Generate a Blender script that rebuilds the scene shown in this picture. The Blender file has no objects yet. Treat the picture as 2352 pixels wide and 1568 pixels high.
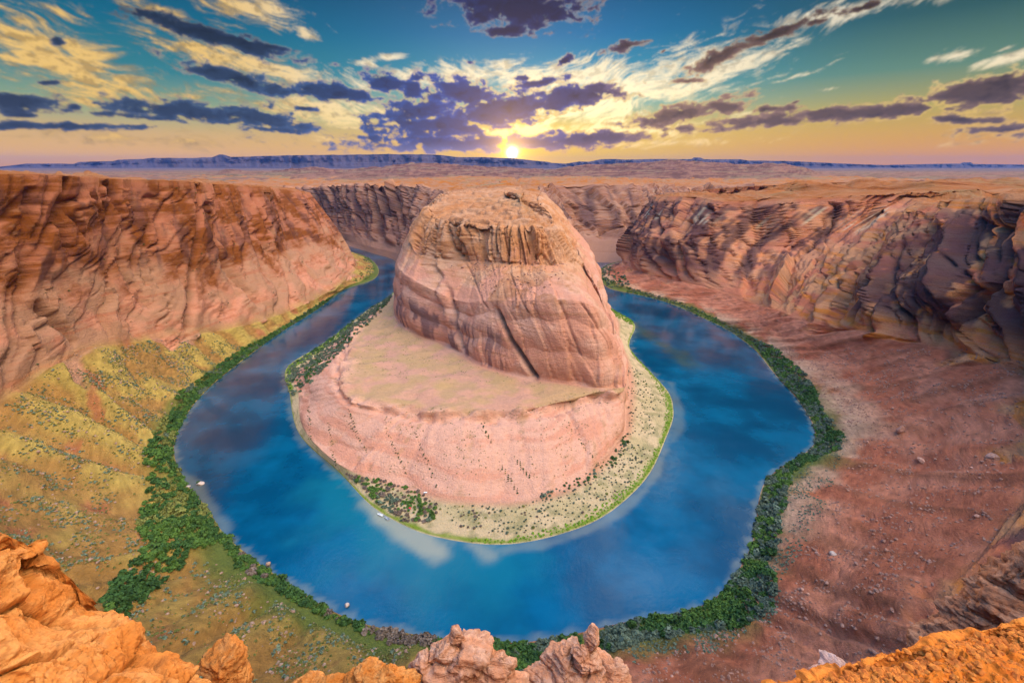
import bpy, bmesh, math, random
from concurrent.futures import ThreadPoolExecutor
import numpy as np, time
_T0 = time.time()
from mathutils import Vector, Matrix

rng = np.random.default_rng(7)
random.seed(7)
SC = bpy.context.scene
COL = SC.collection

# ------------------------------------------------------------------ camera
FPX, CX, CY = 1045.33, 1176.0, 784.0          # 16 mm on 36 mm, photo measured on a 2352 px wide frame
PITCH = math.atan((CY - 384.0) / FPX)
CZ = 300.0                                     # eye height above the river
cam_d = bpy.data.cameras.new('camera')
cam_d.lens = 16.0; cam_d.sensor_width = 36.0
cam_d.clip_start = 0.05; cam_d.clip_end = 250000.0
cam = bpy.data.objects.new('camera', cam_d); COL.objects.link(cam)
cam.location = (0, 0, CZ)
cam.rotation_euler = (math.pi / 2 - PITCH, 0, 0)
SC.camera = cam
_c, _s = math.cos(PITCH), math.sin(PITCH)

def ray(px, py):
    dx, dy = px - CX, py - CY
    return np.array([dx, FPX * _c - dy * _s, -(FPX * _s + dy * _c)])
def P(px, py, z):                              # the point of that sight line at height z
    r = ray(px, py); k = (z - CZ) / r[2]
    return np.array([r[0] * k, r[1] * k, z])
def R(px, py, y):                              # the point of that sight line y metres ahead
    r = ray(px, py); k = y / r[1]
    return np.array([r[0] * k, y, CZ + r[2] * k])
def azel(px, py):
    r = ray(px, py); r = r / np.linalg.norm(r)
    return math.atan2(r[0], r[1]), math.asin(r[2])

# ------------------------------------------------------------------ view
SC.view_settings.view_transform = 'Standard'
SC.view_settings.look = 'None'
EXPO = 0.6
SC.view_settings.exposure = EXPO
SC.view_settings.gamma = 1.0
SC.view_settings.use_curve_mapping = False
SC.cycles.max_bounces = 6
SC.cycles.diffuse_bounces = 1
SC.cycles.volume_bounces = 0
SC.cycles.use_denoising = True

# ------------------------------------------------------------------ sun and sky
SUN_AZ, SUN_EL = azel(1176, 352)
sun_d = bpy.data.lights.new('sun', 'SUN')
sun_d.energy = 3.0; sun_d.angle = math.radians(0.5); sun_d.color = (1.0, 0.72, 0.42)
sun = bpy.data.objects.new('sun', sun_d); COL.objects.link(sun)
_sd = Vector((math.sin(SUN_AZ) * math.cos(SUN_EL), math.cos(SUN_AZ) * math.cos(SUN_EL), math.sin(SUN_EL)))
sun.rotation_euler = _sd.to_track_quat('Z', 'Y').to_euler()
sun.location = (0, 0, 800)

class NT:                                      # tiny node-tree builder
    def __init__(s, tree): s.t = tree; s.n = tree.nodes; s.l = tree.links
    def put(s, sock, v):
        if isinstance(v, bpy.types.NodeSocket): s.l.new(v, sock)
        elif v is not None: sock.default_value = v
    def m(s, op, a, b=None, c=None, clamp=False):
        n = s.n.new('ShaderNodeMath'); n.operation = op; n.use_clamp = clamp
        for i, v in enumerate((a, b, c)):
            if v is not None: s.put(n.inputs[i], v)
        return n.outputs[0]
    def add(s, a, b): return s.m('ADD', a, b)
    def sub(s, a, b): return s.m('SUBTRACT', a, b)
    def mul(s, a, b): return s.m('MULTIPLY', a, b)
    def step(s, v, a, b, lo=0.0, hi=1.0):
        n = s.n.new('ShaderNodeMapRange'); n.interpolation_type = 'SMOOTHSTEP'
        s.put(n.inputs['Value'], v)
        for k, x in (('From Min', a), ('From Max', b), ('To Min', lo), ('To Max', hi)): s.put(n.inputs[k], x)
        return n.outputs[0]
    def xyz(s, a, b, c):
        n = s.n.new('ShaderNodeCombineXYZ')
        for i, v in enumerate((a, b, c)): s.put(n.inputs[i], v)
        return n.outputs[0]
    def noise(s, vec, scale=1.0, detail=6, rough=0.55, dist=0.0, lac=2.0):
        n = s.n.new('ShaderNodeTexNoise'); n.noise_dimensions = '3D'
        s.put(n.inputs['Vector'], vec); s.put(n.inputs['Scale'], scale); s.put(n.inputs['Detail'], detail)
        s.put(n.inputs['Roughness'], rough); s.put(n.inputs['Distortion'], dist); s.put(n.inputs['Lacunarity'], lac)
        return n.outputs['Fac']
    def mix(s, f, a, b, mode='MIX'):
        n = s.n.new('ShaderNodeMix'); n.data_type = 'RGBA'; n.blend_type = mode
        s.put(n.inputs[0], f)
        for k, v in ((6, a), (7, b)):
            s.put(n.inputs[k], v if isinstance(v, bpy.types.NodeSocket) else (*v, 1.0))
        return n.outputs[2]
    def ramp(s, f, stops, interp='EASE'):
        n = s.n.new('ShaderNodeValToRGB'); n.color_ramp.interpolation = interp
        e = n.color_ramp.elements
        while len(e) < len(stops): e.new(0.5)
        for i, (p, c) in enumerate(stops): e[i].position = p; e[i].color = (*c, 1.0)
        s.put(n.inputs[0], f); return n.outputs[0]

def sRGB(r, g, b, k=1.0):
    f = lambda v: (v / 255 / 12.92 if v < 10.3 else ((v / 255 + 0.055) / 1.055) ** 2.4) * k
    return (f(r), f(g), f(b))

# ------------------------------------------------------------------ noise (numpy)
_perm = np.concatenate([rng.permutation(256)] * 3).astype(np.int32)
_g3 = rng.normal(size=(256, 3)).astype(np.float32); _g3 /= np.linalg.norm(_g3, axis=1, keepdims=True)
_gx, _gy, _gz = (np.ascontiguousarray(_g3[:, i]) for i in range(3))
def _noise_chunk(x, y, z):
    xi, yi, zi = np.floor(x), np.floor(y), np.floor(z)
    fx, fy, fz = x - xi, y - yi, z - zi
    xi, yi, zi = xi.astype(np.int32) & 255, yi.astype(np.int32) & 255, zi.astype(np.int32) & 255
    u, v, w = (f * f * f * (f * (f * 6 - 15) + 10) for f in (fx, fy, fz))
    gx1, gy1, gz1 = fx - 1, fy - 1, fz - 1; r = []
    for i, X in ((0, fx), (1, gx1)):
        a = np.take(_perm, xi + i) + yi
        for j, Y in ((0, fy), (1, gy1)):
            b = np.take(_perm, a + j) + zi
            h = np.take(_perm, b); n0 = np.take(_gx, h) * X + np.take(_gy, h) * Y + np.take(_gz, h) * fz
            h = np.take(_perm, b + 1); n1 = np.take(_gx, h) * X + np.take(_gy, h) * Y + np.take(_gz, h) * gz1
            r.append(n0 + (n1 - n0) * w)
    p0 = r[0] + (r[1] - r[0]) * v; p1 = r[2] + (r[3] - r[2]) * v
    return 1.5 * (p0 + (p1 - p0) * u)
_pool = ThreadPoolExecutor(4)
def noise3(x, y, z=0.0):
    x, y, z = np.broadcast_arrays(np.asarray(x, np.float32), np.asarray(y, np.float32), np.asarray(z, np.float32))
    sh = x.shape; x, y, z = (np.ascontiguousarray(q_).ravel() for q_ in (x, y, z)); n = x.size
    if n <= 20000: return _noise_chunk(x, y, z).reshape(sh)
    out = np.empty(n, np.float32)
    def job(i): out[i:i + 20000] = _noise_chunk(x[i:i + 20000], y[i:i + 20000], z[i:i + 20000])
    list(_pool.map(job, range(0, n, 20000))); return out.reshape(sh)
def fbm(x, y, z=0.0, o=4, r=0.5):
    a, t, f = 1.0, 0.0, 1.0
    for i in range(o):
        t = t + a * noise3(np.asarray(x) * f + 17.3 * i, np.asarray(y) * f + 5.1 * i, np.asarray(z) * f + 9.7 * i); a *= r; f *= 2.03
    return t
def worley(x, y, seed=0):
    """nearest feature cell: F1, F2, id, second id, offset from the feature point"""
    x = np.asarray(x, np.float32); y = np.asarray(y, np.float32)
    xi, yi = np.floor(x).astype(np.int32), np.floor(y).astype(np.int32)
    f1 = np.full(x.shape, 9., np.float32); f2 = f1.copy(); ia = np.zeros(x.shape, np.float32); ib = ia.copy(); ox = ia.copy(); oy = ia.copy()
    for i in (-1, 0, 1):
        for j in (-1, 0, 1):
            h = _perm[_perm[(xi + i + seed) & 255] + ((yi + j) & 255)]; h2 = _perm[h + 31]
            dx, dy = x - (xi + i + h / np.float32(255)), y - (yi + j + h2 / np.float32(255)); d = np.hypot(dx, dy); n = d < f1
            f2 = np.where(n, f1, np.minimum(f2, d)); f1 = np.where(n, d, f1)
            ia = np.where(n, _perm[h + 77] / np.float32(255), ia); ib = np.where(n, _perm[h2 + 53] / np.float32(255), ib); ox = np.where(n, dx, ox); oy = np.where(n, dy, oy)
    return f1, f2, ia, ib, ox, oy
def sm(a, b, x):
    t = np.clip((np.asarray(x, np.float64) - a) / (b - a), 0, 1); return t * t * (3 - 2 * t)
def lerp(a, b, t): return a + (b - a) * t
def vivid(c, k=1.28):
    l = (c @ np.array((.3, .55, .15)))[..., None]; return np.clip(l + (c - l) * k, .008, .85)
def mixc(c, d, f): return c + (np.asarray(d) - c) * np.asarray(f)[..., None]

# the sky dome: colour by height, high cirrus and low dark clouds, worked out over the whole sphere of directions
CIRRUS = [  # sight line x, y, half width, half height, tilt, weight
    (60, 90, 140, 66, -6, 1.25), (190, 165, 165, 56, -10, 1.5), (150, 35, 120, 30, -14, .75), (380, 40, 100, 45, -28, 1.0), (575, 27, 125, 34, -4, 1.25),
    (545, 58, 40, 12, -4, .9), (700, 70, 62, 20, -30, 1.05), (500, 140, 200, 46, -16, 1.05), (650, 175, 220, 45, -9, 1.15), (890, 132, 50, 9, 7, 1.15), (835, 147, 40, 9, -5, .95),
    (1090, 172, 170, 30, 2, 1.3), (1300, 180, 190, 40, 4, 1.3), (1440, 215, 250, 64, 14, 1.35), (1640, 170, 190, 34, 18, 1.1), (1890, 38, 190, 22, 3, 1.15), (1760, 90, 130, 24, 27, .95),
    (2185, 132, 60, 15, 6, .95), (2310, 136, 90, 14, 8, 1.0), (2310, 112, 40, 8, 12, .6), (1850, 171, 34, 6, 10, .95), (1905, 205, 40, 6, 4, .6), (740, 255, 260, 48, -4, 1.1), (220, 238, 260, 20, 1, .85), (420, 222, 130, 12, -4, .9),
    (1250, 300, 250, 22, 2, 1.1), (1500, 300, 330, 30, 2, .8), (400, 320, 500, 26, 0, .55), (830, 322, 260, 18, 0, .7), (2230, 330, 180, 14, 4, .55), (1500, 330, 260, 12, 1, .8)]
DARKS = [
    (1190, 14, 135, 42, -3, 1.3), (1170, 70, 66, 15, 4, 1.05), (1110, 48, 20, 8, 0, .8), (520, 92, 160, 17, -9, 1.25), (620, 108, 70, 9, -6, 1.0), (550, 182, 120, 20, -12, 1.2), (760, 212, 100, 19, -6, 1.25), (890, 192, 44, 24, -12, 1.25), (948, 202, 22, 32, -35, 1.15),
    (1060, 214, 80, 26, -4, 1.3), (960, 255, 90, 30, 5, 1.15), (1000, 292, 140, 28, 2, 1.2), (1150, 250, 130, 30, 6, 1.3), (1320, 218, 100, 20, 2, 1.25), (1250, 240, 90, 26, 8, 1.1), (1240, 190, 52, 10, 6, 1.1), (1205, 180, 26, 9, 0, .9),
    (430, 258, 170, 20, -4, 1.15), (580, 272, 130, 22, -6, 1.15), (630, 298, 80, 9, -2, 1.0), (330, 270, 200, 9, -2, .8), (1040, 328, 260, 20, 0, 1.1), (1330, 322, 170, 17, 3, 1.2), (45, 236, 70, 20, 0, 1.2), (172, 246, 18, 8, 0, .95), (150, 290, 240, 11, 2, .95), (132, 95, 18, 12, 0, .9), (110, 190, 50, 7, 8, .8), (60, 265, 50, 6, 3, .7),
    (620, 245, 24, 14, 20, .9), (700, 250, 40, 9, -4, .9), (1560, 262, 120, 20, 10, 1.2), (1660, 245, 60, 14, -6, 1.1), (1780, 250, 60, 9, 0, 1.05), (1960, 262, 230, 18, 0, 1.15), (1740, 282, 230, 16, 3, .95), (2200, 275, 120, 12, -6, .95), (2270, 208, 125, 26, 5, 1.45), (2310, 176, 60, 12, 3, .9), (1830, 234, 14, 4, 15, .8),
    (1440, 107, 44, 12, 12, 1.05), (1300, 138, 26, 9, 32, .95), (1660, 128, 80, 18, 24, 1.15), (1800, 70, 95, 14, 20, 1.05), (1870, 50, 40, 9, 0, .9), (1985, 18, 60, 9, 8, .95), (2300, 300, 110, 15, 0, 1.0), (1577, 186, 32, 8, 0, .95), (1455, 165, 14, 5, 0, .8), (1524, 118, 10, 4, 30, .7), (1080, 143, 10, 5, 0, .7), (1040, 152, 0.1, .1, 0, .1)]
def sky_colour(az, el):
    """linear colour of the sky for arrays of azimuth / elevation (radians)"""
    azd, eld = np.degrees(az), np.degrees(el)
    def ramp(stops):
        xs = [s_[0] for s_ in stops]; return np.stack([np.interp(eld, xs, [sRGB(*s_[1])[k] for s_ in stops]) for k in range(3)], -1)
    left = ramp([(0, (255, 178, 70)), (1.2, (255, 192, 84)), (3, (222, 182, 112)), (5, (150, 172, 130)), (8, (52, 130, 140)), (12, (10, 104, 132)), (17, (0, 66, 104)), (45, (6, 92, 158)), (90, (20, 90, 155))])
    near = ramp([(0, (255, 196, 20)), (1.5, (255, 206, 24)), (4, (255, 214, 84)), (6.5, (150, 196, 180)), (9, (50, 160, 190)), (13, (0, 118, 172)), (17, (0, 84, 132)), (45, (6, 98, 168)), (90, (20, 90, 155))])
    rght = ramp([(0, (250, 166, 36)), (1.2, (246, 168, 34)), (3, (222, 170, 66)), (5, (186, 168, 84)), (8, (104, 140, 116)), (12, (52, 92, 90)), (17, (34, 62, 70)), (45, (6, 92, 158)), (90, (20, 90, 155))])
    wn = np.exp(-((azd - 4) / 20.0) ** 2); wr = sm(0, 38, azd)
    c = left * (1 - wr)[..., None] + rght * wr[..., None]; c = c + (near - c) * wn[..., None]
    K = FPX; X, Y = az * K, el * K
    def field(lst):
        f = np.full(az.shape, -2.0)
        for (px, py, rx, ry, rot, st) in lst:
            a0, e0 = azel(px, py); ax, _ = azel(px + 5, py); _, ey = azel(px, py - 5)
            da = (az - a0) * 5 / (ax - a0); de = (el - e0) * 5 / (ey - e0)
            t = math.radians(rot); u = (da * math.cos(t) + de * math.sin(t)) / rx; v = (de * math.cos(t) - da * math.sin(t)) / ry
            f = np.maximum(f, st - np.sqrt(u * u + v * v))
        return f
    # high streaked cloud
    tl = np.radians(lerp(-13, 20, sm(-12, 14, azd))); wx = 40 * fbm(X / 170, Y / 90, 1.0, 3); wy = 16 * fbm(X / 150, Y / 70, 7.0, 3)
    sx = (X + wx) * np.cos(tl) + (Y + wy) * np.sin(tl); sy = (Y + wy) * np.cos(tl) - (X + wx) * np.sin(tl)
    n1 = fbm(sx / 90, sy / 26, 2.0, 6, .6); n2 = fbm(sx / 34, sy / 6.5, 5.0, 5, .62); n3 = fbm(X / 26, Y / 15, 3., 5, .6)
    f = field(CIRRUS)
    high = fbm(X / 520 + 3.3, Y / 420 + 1.7, 6.0, 4) + .2 + .5 * np.sin(az) - .95 * np.exp(-(azd / 75) ** 2) * (1 - sm(60, 85, eld))  # invented cloud cover above the view: thick right, open ahead, steering the light
    f = np.maximum(f, lerp(-2.0, 0.15 + 1.1 * high, sm(15, 30, eld)))
    dn = f + .75 * n1 + .42 * n2 + .25 * n3
    ci = sm(-.08, 1.15, dn) * .97
    lit = ramp([(0, (250, 176, 110)), (2, (255, 205, 120)), (4.5, (255, 226, 160)), (8, (255, 236, 196)), (14, (238, 226, 200)), (17, (240, 232, 214))])
    gold = sm(-12, -32, azd)[..., None] * (1 - sm(17, 24, eld))[..., None]
    lit = lit + (np.array(sRGB(240, 190, 84)) * (.55 + .5 * sm(.2, 1.1, dn))[..., None] - lit) * gold * .85
    hot = np.exp(-(((azd - 5) / 17) ** 2 + ((eld - 4.5) / 5.0) ** 2)); lit = lit + hot[..., None] * np.array((.6, .5, .25))
    lit = lit * (1 - .42 * sm(-.1, .6, n3 - .35 * n1) * (1 - hot))[..., None]
    c = c + (lit - c) * ci[..., None]
    # low heaped cloud, dark against the light
    def dens(X, Y, az, el):
        w = 9 * fbm(X / 40, Y / 30, 4.4, 3)
        b = fbm((X + w) / 44, (Y + w * .6) / 20, 8.0, 6, .58); b2 = 1 - 2 * np.abs(fbm((X + w) / 30, Y / 18, 1.5, 4, .55))
        return b, b2
    b, b2 = dens(X, Y, az, el); fd = field(DARKS)
    dd = fd + .72 * b + .26 * b2 - .05
    a = sm(-.12, .42, dd + .22 * n2) * (1 - sm(18, 26, eld))
    core = sm(.2, 1.0, dd)
    dc = np.stack([np.interp(azd, [-48, -25, -8, 6, 16, 48], v) for v in np.array([sRGB(46, 54, 70), sRGB(44, 66, 98), sRGB(16, 60, 132), sRGB(40, 58, 122), sRGB(128, 98, 84), sRGB(92, 72, 66)]).T], -1)
    dc = dc * (1.45 - .85 * core)[..., None] * (1 + .5 * np.tanh(1.6 * b2 + b))[..., None]
    hi = sm(8, 13, eld)[..., None]; dc = dc * (1 - .62 * hi)
    lo = sm(3.0, .6, eld)[..., None]; hz = np.stack([np.interp(azd, [-48, -20, -3, 8, 48], v) for v in np.array([sRGB(178, 140, 134), sRGB(170, 150, 160), sRGB(150, 150, 190), sRGB(216, 158, 96), sRGB(190, 140, 108)]).T], -1)
    dc = dc + (hz - dc) * lo * .75
    # the side turned to the sun lights up along its edge
    rimw = np.exp(-((dd - .14) / .16) ** 2) * (.25 + .75 * np.exp(-((azd - 4) / 17) ** 2) + .5 * sm(28, 40, azd))
    rc = ramp([(0, (255, 190, 90)), (5, (255, 214, 110)), (10, (255, 226, 170)), (17, (210, 200, 190))])
    c = c + (dc - c) * a[..., None]
    c = c + (rc - c) * np.clip(rimw * .8, 0, 1)[..., None] * (1 - sm(18, 24, eld))[..., None] * (1 - .7 * hi)
    c = c * (1 + OVERHEAD_BOOST * (sm(15, 50, eld) * (.42 + .58 * ci))[..., None] * np.array((1.05, 1.0, .95)))  # added brightness in the unseen upper sky, to light the canyon walls
    # low sun and its glow
    d = np.cos(el) * np.cos(SUN_EL) * np.cos(az - SUN_AZ) + np.sin(el) * math.sin(SUN_EL); ang = np.degrees(np.arccos(np.clip(d, -1, 1)))
    gl = 3.2 * np.exp(-ang / 1.2) + .45 * np.exp(-ang / 5.5); c = c + gl[..., None] * np.array((1., .5, .07)) + (14 * np.exp(-(ang / .46) ** 2))[..., None] * np.array((1., .8, .42))
    gnd = sm(-.15, -1.2, eld)[..., None]; return c + (np.array(sRGB(120, 86, 76)) - c) * gnd

def build_world():
    W_, H_ = 4096, 2048
    def block(x0, x1, y0, y1, n):                                   # directions of equirectangular pixels
        px = np.arange(x0, x1, n) + n / 2; py = np.arange(y0, y1, n) + n / 2
        A, E = np.meshgrid((px / W_ - .5) * 2 * math.pi, (py / H_ - .5) * math.pi); return sky_colour(A, E)
    img = np.repeat(np.repeat(block(0, W_, 0, H_, 8), 8, 0), 8, 1)
    x0, x1 = int((.5 - 56 / 360) * W_) // 8 * 8, int((.5 + 56 / 360) * W_) // 8 * 8
    y0, y1 = int((.5 - 3 / 180) * H_) // 8 * 8, int((.5 + 26 / 180) * H_) // 8 * 8
    img[y0:y1, x0:x1] = block(x0, x1, y0, y1, 1)
    im = bpy.data.images.new('sky_dome', W_, H_, alpha=False, float_buffer=True)
    im.colorspace_settings.name = 'Linear Rec.709'
    buf = np.ones((H_, W_, 4), np.float32); buf[..., :3] = img; im.pixels.foreach_set(buf.ravel()); im.update(); im.pack()
    w = bpy.data.worlds.new('World'); SC.world = w; w.use_nodes = True
    w.node_tree.nodes.clear(); q = NT(w.node_tree)
    out = q.n.new('ShaderNodeOutputWorld'); bg = q.n.new('ShaderNodeBackground'); q.l.new(bg.outputs[0], out.inputs[0])
    sky = q.n.new('ShaderNodeTexSky'); sky.sky_type = 'NISHITA'; sky.sun_disc = False
    sky.sun_elevation = SUN_EL; sky.sun_rotation = SUN_AZ; sky.altitude = 1300
    tc = q.n.new('ShaderNodeTexCoord'); mp = q.n.new('ShaderNodeMapping'); mp.inputs['Rotation'].default_value = (0, 0, math.pi / 2)
    env = q.n.new('ShaderNodeTexEnvironment'); env.image = im; env.interpolation = 'Cubic'
    sp = q.n.new('ShaderNodeSeparateXYZ'); q.l.new(tc.outputs['Generated'], sp.inputs[0])
    v = q.xyz(sp.outputs[1], q.mul(sp.outputs[0], -1.0), sp.outputs[2]); q.l.new(v, env.inputs['Vector']); q.n.remove(mp)
    k = 10 * 2 ** -EXPO
    fin = q.mix(0.03, q.mix(1.0, env.outputs[0], (k, k, k), 'MULTIPLY'), sky.outputs[0])
    q.l.new(fin, bg.inputs['Color']); bg.inputs['Strength'].default_value = 0.1
    w.cycles.sampling_method = 'MANUAL'; w.cycles.sample_map_resolution = 1024
OVERHEAD_BOOST = 11.5
build_world()

# ------------------------------------------------------------------ tagging helpers
def tag(o, label=None, cat=None, group=None, kind=None):
    if label: o['label'] = label
    if cat: o['category'] = cat
    if group: o['group'] = group
    if kind: o['kind'] = kind
    return o
def new_obj(name, me, mat=None, parent=None):
    o = bpy.data.objects.new(name, me); COL.objects.link(o)
    if mat: me.materials.append(mat)
    if parent: o.parent = parent
    return o
def empty(name, loc=(0, 0, 0)):
    o = bpy.data.objects.new(name, None); COL.objects.link(o); o.location = loc; o.empty_display_size = .5; return o
def raw_mesh(name, V, F, col=None, smooth=True, attrs=None):
    me = bpy.data.meshes.new(name)
    V = np.asarray(V, np.float32).reshape(-1, 3); F = np.asarray(F, np.int32)
    n, k = F.shape
    me.vertices.add(len(V)); me.vertices.foreach_set('co', V.ravel())
    me.loops.add(n * k); me.loops.foreach_set('vertex_index', F.ravel())
    me.polygons.add(n); me.polygons.foreach_set('loop_start', np.arange(n, dtype=np.int32) * k)
    me.polygons.foreach_set('use_smooth', np.full(n, smooth))
    if col is not None:
        a = me.color_attributes.new('Col', 'FLOAT_COLOR', 'POINT')
        c = np.ones((len(V), 4), np.float32); c[:, :3] = np.asarray(col).reshape(-1, 3); a.data.foreach_set('color', c.ravel())
    for k_, v in (attrs or {}).items():
        a = me.attributes.new(k_, 'FLOAT', 'POINT'); a.data.foreach_set('value', np.asarray(v, np.float32).ravel())
    me.update(calc_edges=True); me.validate(); return me
def grid_faces(ns, nt, flip=False):
    i = np.arange(ns * nt).reshape(ns, nt)
    f = np.stack([i[:-1, :-1], i[1:, :-1], i[1:, 1:], i[:-1, 1:]], -1).reshape(-1, 4)
    return f[:, ::-1] if flip else f
def grid_normals(V):
    a = np.gradient(V, axis=0); b = np.gradient(V, axis=1); n = np.cross(a, b)
    l = np.linalg.norm(n, axis=-1, keepdims=True); return n / np.maximum(l, 1e-9)

# ------------------------------------------------------------------ materials
def mat_new(name):
    m = bpy.data.materials.new(name); m.use_nodes = True; t = m.node_tree; t.nodes.clear(); q = NT(t)
    o = q.n.new('ShaderNodeOutputMaterial'); b = q.n.new('ShaderNodeBsdfPrincipled'); q.l.new(b.outputs[0], o.inputs[0])
    return m, q, b, o
def geo_pos(q):
    return q.n.new('ShaderNodeNewGeometry').outputs['Position']
def scale_vec(q, v, sx, sy, sz):
    n = q.n.new('ShaderNodeVectorMath'); n.operation = 'MULTIPLY'; q.put(n.inputs[0], v); n.inputs[1].default_value = (sx, sy, sz); return n.outputs[0]
def bump(q, b, h, strength, dist):
    n = q.n.new('ShaderNodeBump'); n.inputs['Strength'].default_value = strength; n.inputs['Distance'].default_value = dist
    q.put(n.inputs['Height'], h); q.l.new(n.outputs[0], b.inputs['Normal'])
def attr(q, name):
    n = q.n.new('ShaderNodeAttribute'); n.attribute_name = name; return n
def mat_rock(name, size=1.0, var=0.42, bd=1.0, strata=0.5):
    m, q, b, o = mat_new(name); p = geo_pos(q)
    c = attr(q, 'Col').outputs['Color']
    n1 = q.noise(scale_vec(q, p, 1, 1, 1.6), 0.22 / size, 6, 0.62)
    n2 = q.noise(scale_vec(q, p, .06, .06, 1.1), 0.8 / size, 4, 0.6, 0.5)
    n3 = q.noise(p, 1.1 / size, 3, .7)
    f = q.add(1.0 - var * .5 - strata * .17 - .21, q.add(q.add(q.mul(n1, var), q.mul(n3, .42)), q.mul(n2, strata * .34)))
    q.l.new(q.mix(1.0, c, q.xyz(f, f, f), 'MULTIPLY'), b.inputs['Base Color'])
    b.inputs['Roughness'].default_value = 0.92; b.inputs['Specular IOR Level'].default_value = 0.15
    h = q.add(q.mul(q.noise(p, 0.5 / size, 8, 0.65), 1.0), q.mul(n2, strata))
    bump(q, b, h, 1.0, 2.0 * size * bd)
    return m
def mat_plain(name, c, rough=0.8, var=0.2, scale=3.0, metallic=0.0):
    m, q, b, o = mat_new(name); n = q.noise(geo_pos(q), scale, 4)
    f = q.add(1 - var / 2, q.mul(n, var))
    q.l.new(q.mix(1.0, c, q.xyz(f, f, f), 'MULTIPLY'), b.inputs['Base Color'])
    b.inputs['Roughness'].default_value = rough; b.inputs['Metallic'].default_value = metallic; return m

M_ROCK = mat_rock('sandstone')
M_FAR = mat_rock('far_sandstone', 12.0, .4, .5); M_MESA = mat_rock('mesa_sandstone', 30.0, .15, .05, .1)

# palette (albedo)
PINK = np.array((.58, .285, .195)); PALE = np.array((.63, .355, .255)); ORANGE = np.array((.48, .17, .052)); BROWN = np.array((.23, .08, .032))
GREYPINK = np.array((.42, .235, .155)); RED = np.array((.34, .125, .078)); OLIVE = np.array((.33, .235, .095)); TANBR = np.array((.30, .17, .075))
SAND = np.array((.54, .335, .175)); BEACH = np.array((.54, .40, .245)); VARN = np.array((.040, .026, .032)); DUN = np.array((.40, .20, .115)); GREEN = np.array((.07, .12, .03))

# ------------------------------------------------------------------ lofted land
def crom(knots, pts, s):
    """smooth curve through pts (K,...) at knots, sampled at s (monotone, no overshoot)"""
    K = len(knots); h = np.diff(knots); sh = (-1,) + (1,) * (pts.ndim - 1)
    d = np.diff(pts, axis=0) / h.reshape(sh)
    m = np.zeros_like(pts)
    w1 = (2 * h[1:] + h[:-1]).reshape(sh); w2 = (h[1:] + 2 * h[:-1]).reshape(sh)
    same = d[1:] * d[:-1] > 0
    with np.errstate(all='ignore'):
        hm = (w1 + w2) / (w1 / d[:-1] + w2 / d[1:])
    m[1:-1] = np.where(same, hm, 0); m[0] = d[0]; m[-1] = d[-1]
    ct = np.zeros_like(pts); ct[1:-1] = (d[1:] * h[:-1].reshape(sh) + d[:-1] * h[1:].reshape(sh)) / (h[1:] + h[:-1]).reshape(sh); ct[0] = d[0]; ct[-1] = d[-1]
    m = .5 * m + .5 * ct
    i = np.clip(np.searchsorted(knots, s, side='right') - 1, 0, K - 2)
    t = ((s - knots[i]) / h[i]).reshape(sh); H = h[i].reshape(sh)
    return ((2*t**3 - 3*t**2 + 1) * pts[i] + (t**3 - 2*t**2 + t) * H * m[i] + (-2*t**3 + 3*t**2) * pts[i+1] + (t**3 - t**2) * H * m[i+1])

def loft(S, ns, counts, power, key=3):
    """S (K,J,3) sections. returns V (ns,nt,3), q = stage coordinate per column, u = metres along"""
    S = np.asarray(S, float); K, J, _ = S.shape
    mid = S[:, key, :2] * .5 + S[:, 0, :2] * .5
    kn = np.concatenate([[0], np.cumsum(np.maximum(np.linalg.norm(np.diff(mid, axis=0), axis=1), 25.0))])
    fine = np.linspace(0, kn[-1], 6000)
    fp = np.stack([np.interp(fine, kn, S[:, key, c]) for c in range(3)], -1)
    w = 1.0 / np.maximum(np.linalg.norm(fp - np.array([0, 0, CZ]), axis=1), 330.0)
    hid = np.abs(fp[:, 0]) > 1.25 * np.maximum(fp[:, 1], 60)        # outside the view
    w = np.where(hid, w * .35, w)
    cw = np.concatenate([[0], np.cumsum((w[1:] + w[:-1]) / 2)]); cw /= cw[-1]
    s = np.interp(np.linspace(0, 1, ns), cw, fine)
    C = crom(kn, S, s)                                              # ns,J,3
    cols, qs = [], []
    for j in range(J - 1):
        t = np.linspace(0, 1, counts[j], endpoint=(j == J - 2)) ** power[j]
        cols.append(C[:, j:j+1] + (C[:, j+1:j+2] - C[:, j:j+1]) * t[None, :, None]); qs.append(j + t)
    return np.concatenate(cols, 1), np.concatenate(qs), s

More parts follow.
